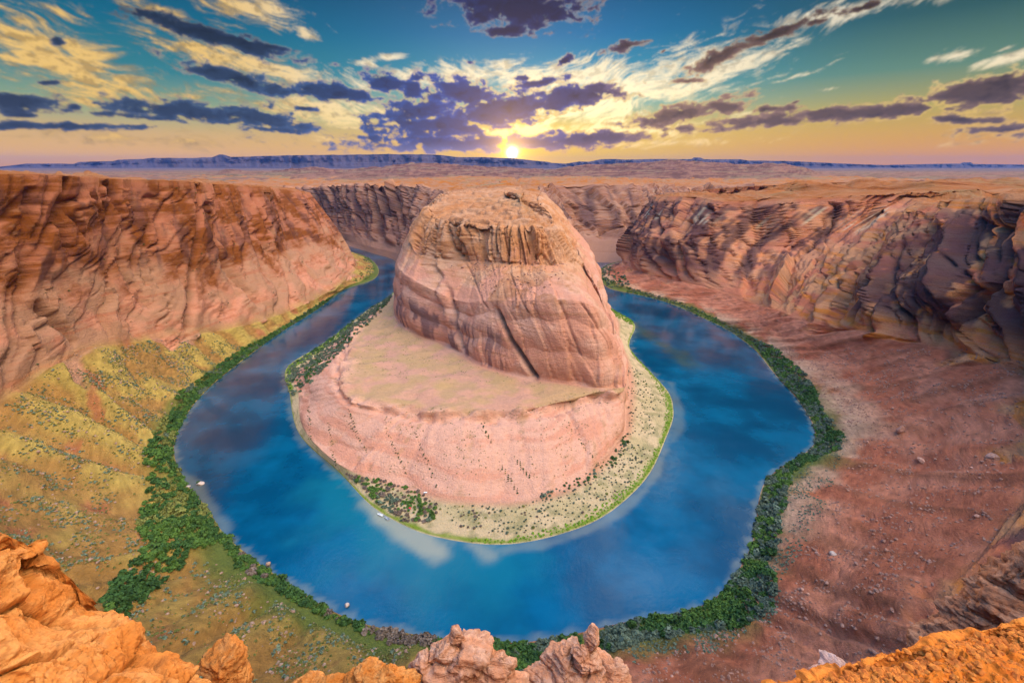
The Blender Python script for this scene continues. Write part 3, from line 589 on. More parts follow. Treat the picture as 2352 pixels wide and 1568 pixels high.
def shade_inner():
    V = VI.copy(); q = QI[None, :] * np.ones((len(V), 1)); n = grid_normals(V)
    if n[..., 2].mean() < 0: n = -n
    x, y, z = V[..., 0], V[..., 1], V[..., 2]; U = np.broadcast_to(UI[:, None], x.shape)
    butte = 1 - sm(1250, 1500, y + np.abs(x) * .0)
    skirt = sm(1.95, 2.08, q) * (1 - sm(2.96, 3.02, q)); bench = sm(2.97, 3.03, q) * (1 - sm(3.93, 4.0, q)); midt = sm(3.98, 4.05, q) * (1 - sm(4.95, 5.1, q))
    scree = sm(4.98, 5.1, q) * (1 - sm(5.9, 6.0, q)); top = sm(5.95, 6.03, q) * (1 - sm(6.97, 7.03, q)); plat = sm(6.97, 7.05, q); beach = sm(1, 1.05, q) * (1 - sm(1.93, 2.05, q))
    def part(q0, q1, far, **k):
        cs = np.where((QI > q0) & (QI < q1))[0]; cs = slice(cs[0], cs[-1] + 1)
        rows = np.where((butte[:, cs].min(1) < 1) if far else (butte[:, cs].max(1) > 0))[0]
        o_ = np.zeros(x.shape); o_[rows, cs] = rock_disp(V[rows][:, cs], UI[rows], **k); return o_
    rdT = part(5.9, 7.1, False, big=.7, ledge=1.0, crack=.9, facet=.8, rough=1.3, slant=.2, seed=3.0)
    rdM = part(1.9, 6.1, False, big=.6, ledge=.22, crack=.16, facet=.16, rough=.35, slant=.5, seed=4.0)
    rdF = part(2.7, 7.1, True, big=1.0, ledge=.8, crack=1.0, facet=1.0, rough=1.0, slant=.3, seed=5.0)
    rdT = 10 * np.tanh(rdT / 9) - 2 - 4.5 * np.exp(-((q - 7) / .10) ** 2)
    d = butte * (-fractures(VI, QI, UI, 5.6, 7.1, FR_INN) * sm(5.6, 5.9, q) + top * rdT + (midt + .9 * scree) * rdM + skirt * rdM * .7)
    # bulging rounded beds of the middle tier
    t = np.clip(q - 4, 0, 1); fr = butte * midt
    d = d + fr * (4.5 * np.sin(np.pi * t) + 3.2 * np.abs(np.sin(np.pi * (t * 2.6 + .25 * noise3(U / 70, 1.1)))) - 2)
    # diagonal clefts: the deep one right of the middle and smaller ones
    for (u0, z0, u1, z1, wd, dp) in CLEFTS:
        uu = lerp(u0, u1, np.clip((z - z0) / (z1 - z0), -.1, 1.1)) + 2.5 * noise3(z / 22, 3.3, u0)
        inz = sm(min(z0, z1) - 6, min(z0, z1) + 8, z) * (1 - sm(max(z0, z1) - 10, max(z0, z1) + 6, z))
        d = d - butte * (midt + scree + .4 * skirt).clip(0, 1) * inz * dp * np.exp(-np.abs((U - uu) / wd) ** 1.5)
    # skirt gullies following the joints
    d = d - butte * skirt * 1.6 * np.exp(-(noise3((U + 6 * noise3(x / 40, y / 40)) / 24, q * .3, 7.) / .06) ** 2)
    d = d + butte * skirt * (4 * noise3(U / 60, q * 1.5, 2.2) + 2.2 * np.sin(np.pi * np.clip(q - 2, 0, 1)))
    lip = np.exp(-((q - 2.9) / .055) ** 2) * butte; edge_ = np.exp(-((q - 3.0) / .10) ** 2) * butte
    d = d - lip * 4.5 + edge_ * 9 * fbm(x / 26, y / 26, 1, 4, .6)
    d = d + butte * bench * (3.5 * fbm(x / 60, y / 60, 0, 3) + 1.1 * fbm(x / 12, y / 12, 0, 3) + 1.2 * np.tanh(4 * noise3(x / 35, y / 22, 3.)))
    d = d + (1 - butte) * (sm(2.8, 3.6, q) * (1 - sm(6.97, 7.05, q))) * rdF + (1 - butte) * sm(1.5, 2.2, q) * (1 - sm(2.8, 3.6, q)) * (5 * np.abs(noise3(U / 45, q * .4)) + fbm(x / 20, y / 20, 0, 3))
    ter = fbm(x / 90, y / 60, 0, 4) * 12; tq = np.floor(ter / 2.4) * 2.4 + 2.4 * sm(.75, 1, ter / 2.4 - np.floor(ter / 2.4))
    sz = z + 5 * fbm(x / 50, y / 50, 2, 3); fq = sz / 5.5 - np.floor(sz / 5.5); summit = plat * butte
    d = d - summit * 6 * np.exp(-((q - 7) / .06) ** 2) + summit * ((sm(.75, .97, fq) - fq) * 6.5 + 2.2 * fbm(x / 10, y / 10, 0, 4, .6) + 3 * fbm(x / 40, y / 40, 0, 2))
    d = d + plat * (1 - butte) * (tq * sm(7.0, 7.3, q) + 1.5 * fbm(x / 12, y / 12, 0, 3))
    d = d + beach * .5 * fbm(x / 10, y / 10, 0, 2)
    V = V + n * d[..., None]
    x, y, z = V[..., 0], V[..., 1], V[..., 2]
    a1 = fbm(x / 45, y / 45, z / 30, 4); a2 = fbm(x / 11, y / 11, z / 5, 4, .6); st = fbm(U / 240, (z + 5 * noise3(x / 120, y / 120)) / 6.0, 2.0, 4, .6)
    cm = mixc(np.broadcast_to(PINK, V.shape), PALE, sm(-.2, .4, a1)); cm = mixc(cm, np.array((.44, .22, .13)), sm(.15, .6, st) * .55)
    ct = mixc(np.broadcast_to(np.array((.53, .255, .135)), V.shape), np.array((.57, .32, .20)), sm(-.2, .4, a1)); ct = mixc(ct, np.array((.36, .16, .08)), sm(.2, .6, st + .4 * a2) * .55)
    cs = mixc(np.broadcast_to(PALE, V.shape), PINK, sm(-.1, .5, st + .5 * a1)); cs = mixc(cs, np.array((.32, .2, .1)), sm(.45, .7, noise3(U / 12, q * 1.2, 3.) + .5 * a2) * .45)
    cb = mixc(np.broadcast_to(np.array((.46, .285, .165)), V.shape), np.array((.52, .285, .20)), sm(-.2, .35, a1 + .35 * a2)); cb = mixc(cb, np.array((.44, .29, .15)), sm(.0, .5, fbm(x / 30, y / 30, 5, 4)) * .6)
    cr = mixc(cm, np.array((.36, .165, .095)), sm(.0, .3, a1 + .6 - np.abs((x - 12) / 75) + .3 * a2))
    be = mixc(np.broadcast_to(BEACH, V.shape), np.array((.42, .33, .18)), sm(-.2, .3, a1) * .7); be = mixc(be, np.array((.27, .23, .12)), sm(.05, .35, fbm(x / 14, y / 14, 7, 4, .6)) * .75); be = mixc(be, np.array((.50, .27, .18)), sm(1.75, 2.0, q))
    gr = sm(1.0, 1.02, q) * (1 - sm(1.06, 1.16, q + .05 * a2))
    be = mixc(be, np.array((.15, .21, .03)), gr * sm(-.5, .2, noise3(U / 50, 2.2, 1.) + .35) * .9)
    c = mixc(be, cs, sm(1.95, 2.05, q)); c = mixc(c, cb, sm(2.94, 3.12, q + .12 * a1)); c = mixc(c, cm, sm(3.9, 4.02, q)); c = mixc(c, cr, sm(4.9, 5.15, q + .2 * a1)); c = mixc(c, ct, sm(5.0, 6.25, q + .7 * a1 + .35 * a2))
    # varnish on the left corner of the middle tier
    vs = .6 * noise3(U / 6, z / 100, 8.) + .9 * noise3(U / 30, z / 50, 5.) + .5 * a1
    vm = sm(.1, .4, vs + .12) * midt * butte * sm(20, -40, x) * sm(4.75, 4.5, q)
    c = mixc(c, VARN * 2.2, vm * .7)
    pl = mixc(np.broadcast_to(DUN * 1.1, V.shape), mixc(np.broadcast_to(ORANGE, V.shape), np.array((.52, .26, .14)), butte), sm(-.2, .4, a1)); pl = mixc(pl, np.array((.30, .22, .12)), sm(.0, .5, fbm(x / 160, y / 160, 3, 4)) * .8 * sm(7.15, 7.5, q)); pl = mixc(pl, BROWN * 1.3, sm(.2, .7, st) * .4)
    c = mixc(c, pl * .82, plat * (1 - .6 * butte))
    cf = mixc(np.broadcast_to(np.array((.30, .155, .11)), V.shape), np.array((.36, .20, .14)), sm(-.2, .4, a1)); cf = mixc(cf, BROWN, sm(.0, .5, st + .3 * a2) * .6)
    vf = sm(.15, .45, noise3(U / 20, z / 110, 5.5) + .5 * noise3(U / 7, z / 80, 1.) + .2) * sm(3.8, 4.4, q) * (1 - sm(6.7, 6.95, q))
    cf = mixc(cf, VARN * 1.4, vf * .6); cf = mixc(cf, np.array((.50, .38, .28)), sm(.5, .65, noise3(U / 9, z / 160, 21.)) * sm(5.2, 5.6, q) * (1 - sm(6.5, 6.8, q)) * .6)
    cf = mixc(cf, np.array((.33, .175, .12)), (1 - sm(2.6, 3.4, q)))
    c = mixc(c, cf, (1 - butte) * (1 - plat))
    return V, vivid(c, 1.18), np.clip(sm(1.95, 2.05, q) - bench, 0, 1) * (1 - butte * (skirt + midt + scree)).clip(0, 1)
def u_at(px, py, yy):                                              # loft coordinate near a point of the middle tier
    p = R(px, py, yy); j = np.argmin(np.abs(QI - 4.5)); return UI[np.argmin(np.linalg.norm(VI[:, j, :2] - p[:2], axis=1))]
CLEFTS = [(u_at(1225, 860, 505), 52, u_at(1140, 690, 560), 128, 6.5, 24.0), (u_at(1085, 800, 610), 60, u_at(1010, 690, 640), 130, 5.0, 13.0),
          (u_at(1330, 800, 500), 90, u_at(1290, 690, 530), 150, 2.4, 4.0), (u_at(1390, 800, 520), 90, u_at(1340, 690, 530), 150, 2.4, 4.0),
          (u_at(1100, 700, 560), 125, u_at(1040, 640, 640), 165, 2.4, 4.0), (u_at(1230, 700, 540), 130, u_at(1180, 640, 560), 165, 2.2, 3.0)]
VI, CI, RKI = shade_inner()
N0 = np.cross(np.gradient(VI, axis=0), np.gradient(VI, axis=1))[..., 2].mean()
butte = new_obj('butte_land', raw_mesh('butte_land', VI, grid_faces(*VI.shape[:2], flip=N0 < 0), CI, True, {'rk': RKI}), M_ROCK)
tag(butte, 'stepped pink and orange sandstone butte inside the river bend with the far canyon walls', None, None, 'structure')
# ------------------------------------------------------------------ river
def build_river():
    xs = np.arange(-1250, 1100, 4.0); ys = np.concatenate([np.arange(170, 760, 3.0), np.arange(760, 2500, 7.0)])
    X, Y = np.meshgrid(xs, ys, indexing='ij')
    V = np.stack([X, Y, np.zeros_like(X)], -1)
    def dist(curve):
        d = np.full(X.shape, 1e9)
        for a, b in zip(curve[:-1], curve[1:]):
            ab = b - a; t = np.clip(((X - a[0]) * ab[0] + (Y - a[1]) * ab[1]) / max(ab @ ab, 1e-6), 0, 1)
            d = np.minimum(d, np.hypot(X - a[0] - t * ab[0], Y - a[1] - t * ab[1]))
        return d
    wi = crom(np.arange(len(SI)), SI[:, 1, :2], np.linspace(5, len(SI) - 4, 110)); wo = crom(np.arange(len(SO)), SO[:, 1, :2], np.linspace(2, len(SO) - 3, 130))
    di, do = dist(wi), dist(wo)
    def poly(pts): return dist(np.array([P(a, b, 0)[:2] for a, b in pts]))
    nz = fbm(X / 40, Y / 40, 0, 4); nf = fbm(X / 12, Y / 12, 0, 3)
    bar = np.maximum.reduce([
        sm(17, 3, poly([(850, 1150), (905, 1205), (960, 1240), (1005, 1265)]) + 7 * nz),
        sm(13, 2, poly([(1085, 1250), (1120, 1275)]) + 5 * nz) * .7,
        sm(9, 2, poly([(1160, 1262), (1290, 1240), (1400, 1190), (1480, 1125), (1530, 1030)]) + 6 * nz) * .4,
        sm(9, 2, poly([(1540, 880), (1562, 960), (1545, 1010)]) + 5 * nz) * .25,
        sm(8, 1, poly([(425, 1090), (480, 1165), (520, 1220)]) + 5 * nz) * .35])
    moss = .6 * sm(30, -6, poly([(1450, 740), (1490, 775), (1540, 800), (1575, 840)]) + 16 * nz + 5 * nf)
    edge = np.maximum(sm(9, 0, di + 7 * nf) * .3, sm(5, 0, do + 5 * nf) * .4)
    sh = np.clip(np.maximum(bar, edge), 0, 1)
    ty = sm(70, 8, poly([(800, 1120), (900, 1230), (1010, 1290), (1120, 1300)]) + 25 * nz) * .8
    rip = sm(.0, .5, fbm(X / 90, Y / 60, 4, 3) + .25)
    me = raw_mesh('river', V, grid_faces(*X.shape), None, True, {'shallow': sh, 'moss': moss, 'teal': ty, 'ripple': rip})
    m, q, b, o = mat_new('river_water'); p = geo_pos(q)
    n1 = q.noise(scale_vec(q, p, 1, 1, 1), .012, 4, .55)
    c = q.mix(q.step(n1, .38, .66), WATER_A, WATER_B)
    c = q.mix(attr(q, 'teal').outputs['Fac'], c, (.005, .11, .13))
    c = q.mix(attr(q, 'moss').outputs['Fac'], c, (.05, .055, .012))
    c = q.mix(q.mul(attr(q, 'shallow').outputs['Fac'], .9), c, (.27, .25, .15))
    q.l.new(c, b.inputs['Base Color'])
    b.inputs['Roughness'].default_value = .11; b.inputs['IOR'].default_value = WATER_IOR
    w1 = q.noise(scale_vec(q, p, .35, .35, 1), 1.0, 4, .6); w2 = q.noise(scale_vec(q, p, .05, .05, 1), 1.0, 3, .5)
    h = q.add(q.mul(w1, q.add(.35, q.mul(attr(q, 'ripple').outputs['Fac'], .8))), q.mul(w2, 2.0))
    bump(q, b, h, .2, .5)
    o_ = new_obj('river', me, m); tag(o_, 'deep blue river curving round the butte', None, None, 'structure')
WATER_A, WATER_B, WATER_IOR = (.000, .032, .062), (.001, .078, .138), 1.7
build_river()
HAZE = 1.5e-5
# ------------------------------------------------------------------ far country
def crest(pts, y):
    a = np.array([azel(p[0], 384)[0] for p in pts]); z = np.array([R(p[0], p[1], y)[2] for p in pts]); return a, z
def build_plain():
    az = np.radians(np.linspace(-64, 64, 1100)); r = 2500 * (30000 / 2500) ** np.linspace(0, 1, 150)
    A, RR = np.meshgrid(az, r, indexing='ij'); X, Y = RR * np.sin(A), RR * np.cos(A)
    Z = np.interp(RR, [2500, 3800, 5000, 8000, 30000], [186, 222, 236, 240, 262]) + 5 * fbm(X / 900, Y / 900, 0, 4)
    Z = Z + sm(3000, 5000, RR) * (1 - sm(9000, 14000, RR)) * (10 * fbm(X / 420, Y / 420, 2, 5, .55))
    hill = np.zeros_like(Z); near = Y
    for pts, y, wf, wb in (
        ([(330, 408), (470, 405), (520, 392), (560, 395), (620, 396), (720, 386), (790, 392), (870, 385), (945, 374), (1000, 377), (1080, 382), (1150, 386), (1250, 390)], 5200, 1900, 1500),
        ([(380, 415), (600, 410), (700, 404), (850, 398), (1000, 394), (1180, 396), (1260, 402)], 3700, 900, 800),
        ([(1230, 396), (1290, 386), (1350, 381), (1450, 375), (1550, 372), (1640, 374), (1720, 380), (1760, 376), (1800, 378), (1850, 388), (1885, 399), (1930, 404)], 5000, 2300, 1500),
        ([(1260, 408), (1400, 402), (1600, 398), (1800, 402), (1900, 410)], 3500, 700, 900)):
        a, z = crest(pts, y); zc = np.interp(A, a, z, left=216, right=216)
        t = near - y; sh = np.where(t < 0, sm(-wf, 0, t), 1 - sm(0, wb, t))
        rid = zc - 232 + 16 * noise3(X / 300, Y / 200, y) * sh + 14 * fbm(X / 160, Y / 160, 5, 5) * sm(0, .5, sh)
        hh = np.maximum(rid, 0) * sh; tr = np.floor(hh / 13) * 13 + 13 * sm(.45, 1, hh / 13 - np.floor(hh / 13))
        hill = np.maximum(hill, lerp(hh, tr, .7))
    Z = Z + hill
    V = np.stack([X, Y, Z], -1)
    a1 = fbm(X / 600, Y / 300, Z / 30, 5); a2 = fbm(X / 220, Y / 70, Z / 8, 5, .62)
    c = mixc(np.broadcast_to(np.array((.36, .165, .10)), V.shape), np.array((.31, .20, .11)), sm(-.1, .4, a1) * .8)
    c = mixc(c, np.array((.24, .095, .07)), sm(6, 30, hill) * sm(-.5, .2, a2) * .85); c = mixc(c, c * .5, sm(-.05, .4, a2) * .7)
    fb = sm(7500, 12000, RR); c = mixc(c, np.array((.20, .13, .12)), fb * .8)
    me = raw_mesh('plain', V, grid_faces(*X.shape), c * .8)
    if me.polygons[0].normal.z < 0: me.flip_normals()
    tag(new_obj('plain', me, M_FAR), 'rolling desert plateau reaching to the horizon', None, None, 'structure')
build_plain()
def build_mesa(name, label, pts, y, depth, seed):
    px = np.linspace(pts[0][0], pts[-1][0], 700); py = np.interp(px, [p[0] for p in pts], [p[1] for p in pts])
    top = np.array([R(a, b, y) for a, b in zip(px, py)]); U = top[:, 0]
    base = 236.0; hgt = np.maximum(top[:, 2] - base, 4)
    prof = [(-depth * .5, 0), (-depth * .22, .16), (-depth * .1, .42), (-depth * .07, .48), (-depth * .045, .78), (-depth * .03, .84), (0, 1.0), (depth * .5, 1.0), (depth * 1.0, .95)]
    tt = np.linspace(0, len(prof) - 1, 64); off = np.interp(tt, range(len(prof)), [p[0] for p in prof]); fr = np.interp(tt, range(len(prof)), [p[1] for p in prof])
    X = np.repeat(U[:, None], 64, 1); Zf = base - 8 + (hgt[:, None] + 8) * fr[None]
    butt = fbm(X / (depth * .16) + seed, fr[None] * .6, seed, 5, .55); bt = np.abs(butt)
    Y = y + off[None] + depth * (.16 * butt - .12 * np.exp(-(noise3(X / (depth * .35), 1.1, seed) / .12) ** 2)) * (1 - sm(6.0, 7.5, tt))[None]
    X = X * (Y / y)
    V = np.stack([X, Y, Zf + 3 * butt * sm(0, 2, tt)[None] * (1 - sm(5.5, 6, tt))[None]], -1)
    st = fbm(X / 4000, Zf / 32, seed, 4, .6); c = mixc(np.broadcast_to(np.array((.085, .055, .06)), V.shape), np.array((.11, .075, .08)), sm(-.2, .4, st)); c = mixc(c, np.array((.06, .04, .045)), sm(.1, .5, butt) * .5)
    me = raw_mesh(name, V, grid_faces(*X.shape), c)
    if me.polygons[20].normal.y > 0: me.flip_normals()
    tag(new_obj(name, me, M_MESA), label, None, None, 'structure')
build_mesa('distant_mesa', 'long blue mesa wall on the left horizon', [(-260, 386), (0, 383), (45, 378), (60, 376), (150, 376), (168, 377), (182, 372), (260, 370), (272, 367), (330, 365), (340, 363), (450, 363), (488, 361), (503, 355), (512, 355), (530, 361), (620, 358), (740, 356), (900, 354), (990, 355), (1030, 358), (1045, 361), (1110, 361), (1180, 364), (1260, 372), (1300, 384)], 22000., 3600., 1.3)
build_mesa('distant_mesa', 'jagged violet mesa line on the horizon right of the sun', [(1120, 384), (1180, 374), (1215, 372), (1240, 375), (1262, 374), (1300, 376), (1330, 371), (1352, 372), (1380, 366), (1392, 365), (1440, 367), (1500, 365), (1588, 366), (1594, 362), (1610, 363), (1618, 366), (1700, 366), (1720, 369), (1800, 370), (1880, 373), (1960, 377), (2060, 380), (2160, 384)], 24000., 3600., 4.7)
build_mesa('distant_mesa', 'low dark blue mesa with a small knob on the right horizon', [(1850, 386), (1960, 381), (2080, 378), (2180, 376), (2206, 376), (2211, 373), (2230, 373), (2236, 377), (2352, 378), (2500, 379), (2700, 384)], 26000., 3200., 8.1)
# air: the far country fades to blue
bm = bmesh.new(); bmesh.ops.create_cube(bm, size=1.0)
for v in bm.verts: v.co = (v.co.x * 66000, v.co.y * 42000 + 12500, -20 + (v.co.z + .5) * 960)
hm = bpy.data.meshes.new('haze'); bm.to_mesh(hm); bm.free()
mh = bpy.data.materials.new('air'); mh.use_nodes = True; mh.node_tree.nodes.clear()
ho = mh.node_tree.nodes.new('ShaderNodeOutputMaterial'); pv = mh.node_tree.nodes.new('ShaderNodeVolumePrincipled')
pv.inputs['Color'].default_value = (.09, .22, .68, 1); pv.inputs['Density'].default_value = HAZE; pv.inputs['Anisotropy'].default_value = 0.0
mh.node_tree.links.new(pv.outputs[0], ho.inputs['Volume'])
haze = new_obj('haze', hm, mh); tag(haze, 'thin blue evening haze over the plateau', None, None, 'stuff')
# ------------------------------------------------------------------ scatter helpers
def inside(px, py, poly):
    r = np.zeros(px.shape, bool); n = len(poly)
    for i in range(n):
        (x0, y0), (x1, y1) = poly[i], poly[(i + 1) % n]
        if y0 == y1: continue
        k = ((y0 > py) != (y1 > py)) & (px < (x1 - x0) * (py - y0) / (y1 - y0) + x0); r ^= k
    return r
def cell_area(V):
    a = np.linalg.norm(np.cross(np.gradient(V, axis=0), np.gradient(V, axis=1)), axis=-1); return a
SURF = {}
for nm, V, Q in (('out', VO, QO), ('inn', VI, QI)):
    px_, py_ = pix(V); SURF[nm] = (V.reshape(-1, 3), px_.ravel(), py_.ravel(), cell_area(V).ravel(), np.broadcast_to(Q[None], V.shape[:2]).ravel(), grid_normals(V).reshape(-1, 3), np.gradient(V, axis=0).reshape(-1, 3), np.gradient(V, axis=1).reshape(-1, 3))
def scatter(surf, poly, n, q0=-1, q1=99, sep=0.0, clump=0.0, zmin=0.3):
    V, px_, py_, A, Q, Nn, GS, GT = SURF[surf]
    x0, x1 = min(p[0] for p in poly), max(p[0] for p in poly); y0, y1 = min(p[1] for p in poly), max(p[1] for p in poly)
    k = np.where((px_ > x0) & (px_ < x1) & (py_ > y0) & (py_ < y1) & (Q >= q0) & (Q <= q1) & (V[:, 2] > zmin))[0]
    k = k[inside(px_[k], py_[k], poly)]
    if not len(k): return np.zeros((0, 3)), np.zeros((0, 3))
    w = A[k].copy()
    if clump: w = w * np.clip(.15 + clump * (fbm(V[k, 0] / 22, V[k, 1] / 22, 4, 3) + .1), 0.02, None)
    k = rng.choice(k, size=min(n, len(k)), replace=False, p=w / w.sum())
    p = V[k] + GS[k] * rng.uniform(-.5, .5, (len(k), 1)) + GT[k] * rng.uniform(-.5, .5, (len(k), 1))
    if sep:
        keep = []; cell = {}
        for i, a in enumerate(p):
            c = (int(a[0] // sep), int(a[1] // sep))
            if any(np.hypot(*(p[j][:2] - a[:2])) < sep for dx in (-1, 0, 1) for dy in (-1, 0, 1) for j in cell.get((c[0] + dx, c[1] + dy), ())): continue
            cell.setdefault(c, []).append(i); keep.append(i)
        p = p[keep]; k = k[keep]
    nn = Nn[k]; nn = np.where(nn[:, 2:3] < 0, -nn, nn); return p, nn

# ------------------------------------------------------------------ shrubs
def leaf_clump(seed, nl=70, squash=.8, size=.30):
    g = np.random.default_rng(seed); V, F = [], []
    lobes = [(0, 0, .45, .62)] + [(math.cos(a) * .5 * g.uniform(.6, 1.1), math.sin(a) * .5 * g.uniform(.6, 1.1), g.uniform(.25, .6), g.uniform(.32, .5)) for a in np.linspace(0, 6.28, 6)[:-1] + g.uniform(0, 1)]
    for i in range(nl):
        lx, ly, lz, lr = lobes[g.integers(len(lobes))]
        d = g.normal(size=3); d[2] = abs(d[2]) * .9 - .15; d /= np.linalg.norm(d)
        c = np.array([lx, ly, lz * squash]) + d * lr * g.uniform(.65, 1.08) * np.array([1, 1, squash]); c[2] = max(c[2], .02)
        n = d + g.normal(size=3) * .55; n /= np.linalg.norm(n); a = np.cross(n, g.normal(size=3)); a /= np.linalg.norm(a); b = np.cross(n, a)
        s = size * g.uniform(.6, 1.25); k = len(V)
        V += [c - a * s - b * s * .5, c + a * s * .3 - b * s, c + a * s + b * s * .5, c - a * s * .3 + b * s]; F.append((k, k + 1, k + 2, k + 3))
    for i in range(3):                                              # stems
        a = g.uniform(0, 6.28); k = len(V); e = np.array([math.cos(a) * .3, math.sin(a) * .3, .45 * squash]); o_ = np.array([-math.sin(a), math.cos(a), 0]) * .05
        V += [-o_ - L(0, 0, .12), o_ - L(0, 0, .12), e + o_ * .4, e - o_ * .4]; F.append((k, k + 1, k + 2, k + 3))
    return np.array(V), np.array(F)
def mat_leaf(name, c0, c1):
    m, q, b, o = mat_new(name); p = geo_pos(q); oi = q.n.new('ShaderNodeObjectInfo').outputs['Random']
    n = q.noise(p, .35, 3, .6); n2 = q.noise(p, 2.2, 2, .6)
    c = q.mix(q.step(q.add(q.mul(n, .7), q.mul(n2, .5)), .35, .85), c0, c1)
    f = q.add(.75, q.mul(oi, .5)); q.l.new(q.mix(1.0, c, q.xyz(f, f, f), 'MULTIPLY'), b.inputs['Base Color'])
    b.inputs['Roughness'].default_value = .8; b.inputs['Specular IOR Level'].default_value = .2; return m
LEAF = {'green': mat_leaf('leaf_green', (.030, .075, .014), (.11, .19, .03)), 'dark': mat_leaf('leaf_dark', (.018, .058, .014), (.07, .135, .028)),
        'sage': mat_leaf('leaf_sage', (.07, .10, .06), (.19, .235, .15)), 'olive': mat_leaf('leaf_olive', (.10, .11, .025), (.26, .26, .06)),
        'dusk': mat_leaf('leaf_dusk', (.13, .095, .07), (.27, .19, .14)), 'lime': mat_leaf('leaf_lime', (.10, .20, .01), (.22, .38, .02))}
CLUMPS = [leaf_clump(11 + i, 92 + 6 * i, (.75, .95, .65, 1.15)[i], .235) for i in range(4)]
CLUMP_ME = {}
def clump_mesh(k, mat):
    if (k, mat) not in CLUMP_ME:
        me = raw_mesh('shrub', *CLUMPS[k], None, False); me.materials.append(LEAF[mat]); CLUMP_ME[(k, mat)] = me
    return CLUMP_ME[(k, mat)]
SMALL = [leaf_clump(51 + i, 14, .7, .42) for i in range(3)]
def merged(name, src, pts, sizes, mat, label, flat=None, smooth=False, rots=None):
    Vs, Fs, off = [], [], 0
    for i, (p, s) in enumerate(zip(pts, sizes)):
        v, f = src[i % len(src)]; a = rng.uniform(0, 6.28); ca, sa = math.cos(a), math.sin(a)
        w = v * s; w = np.stack([w[:, 0] * ca - w[:, 1] * sa, w[:, 0] * sa + w[:, 1] * ca, w[:, 2]], -1)
        Vs.append(w + p); Fs.append(f + off); off += len(v)
    if not Vs: return
    me = raw_mesh(name, np.concatenate(Vs), np.concatenate(Fs), None, smooth); tag(new_obj(name, me, mat), label, None, None, 'stuff')

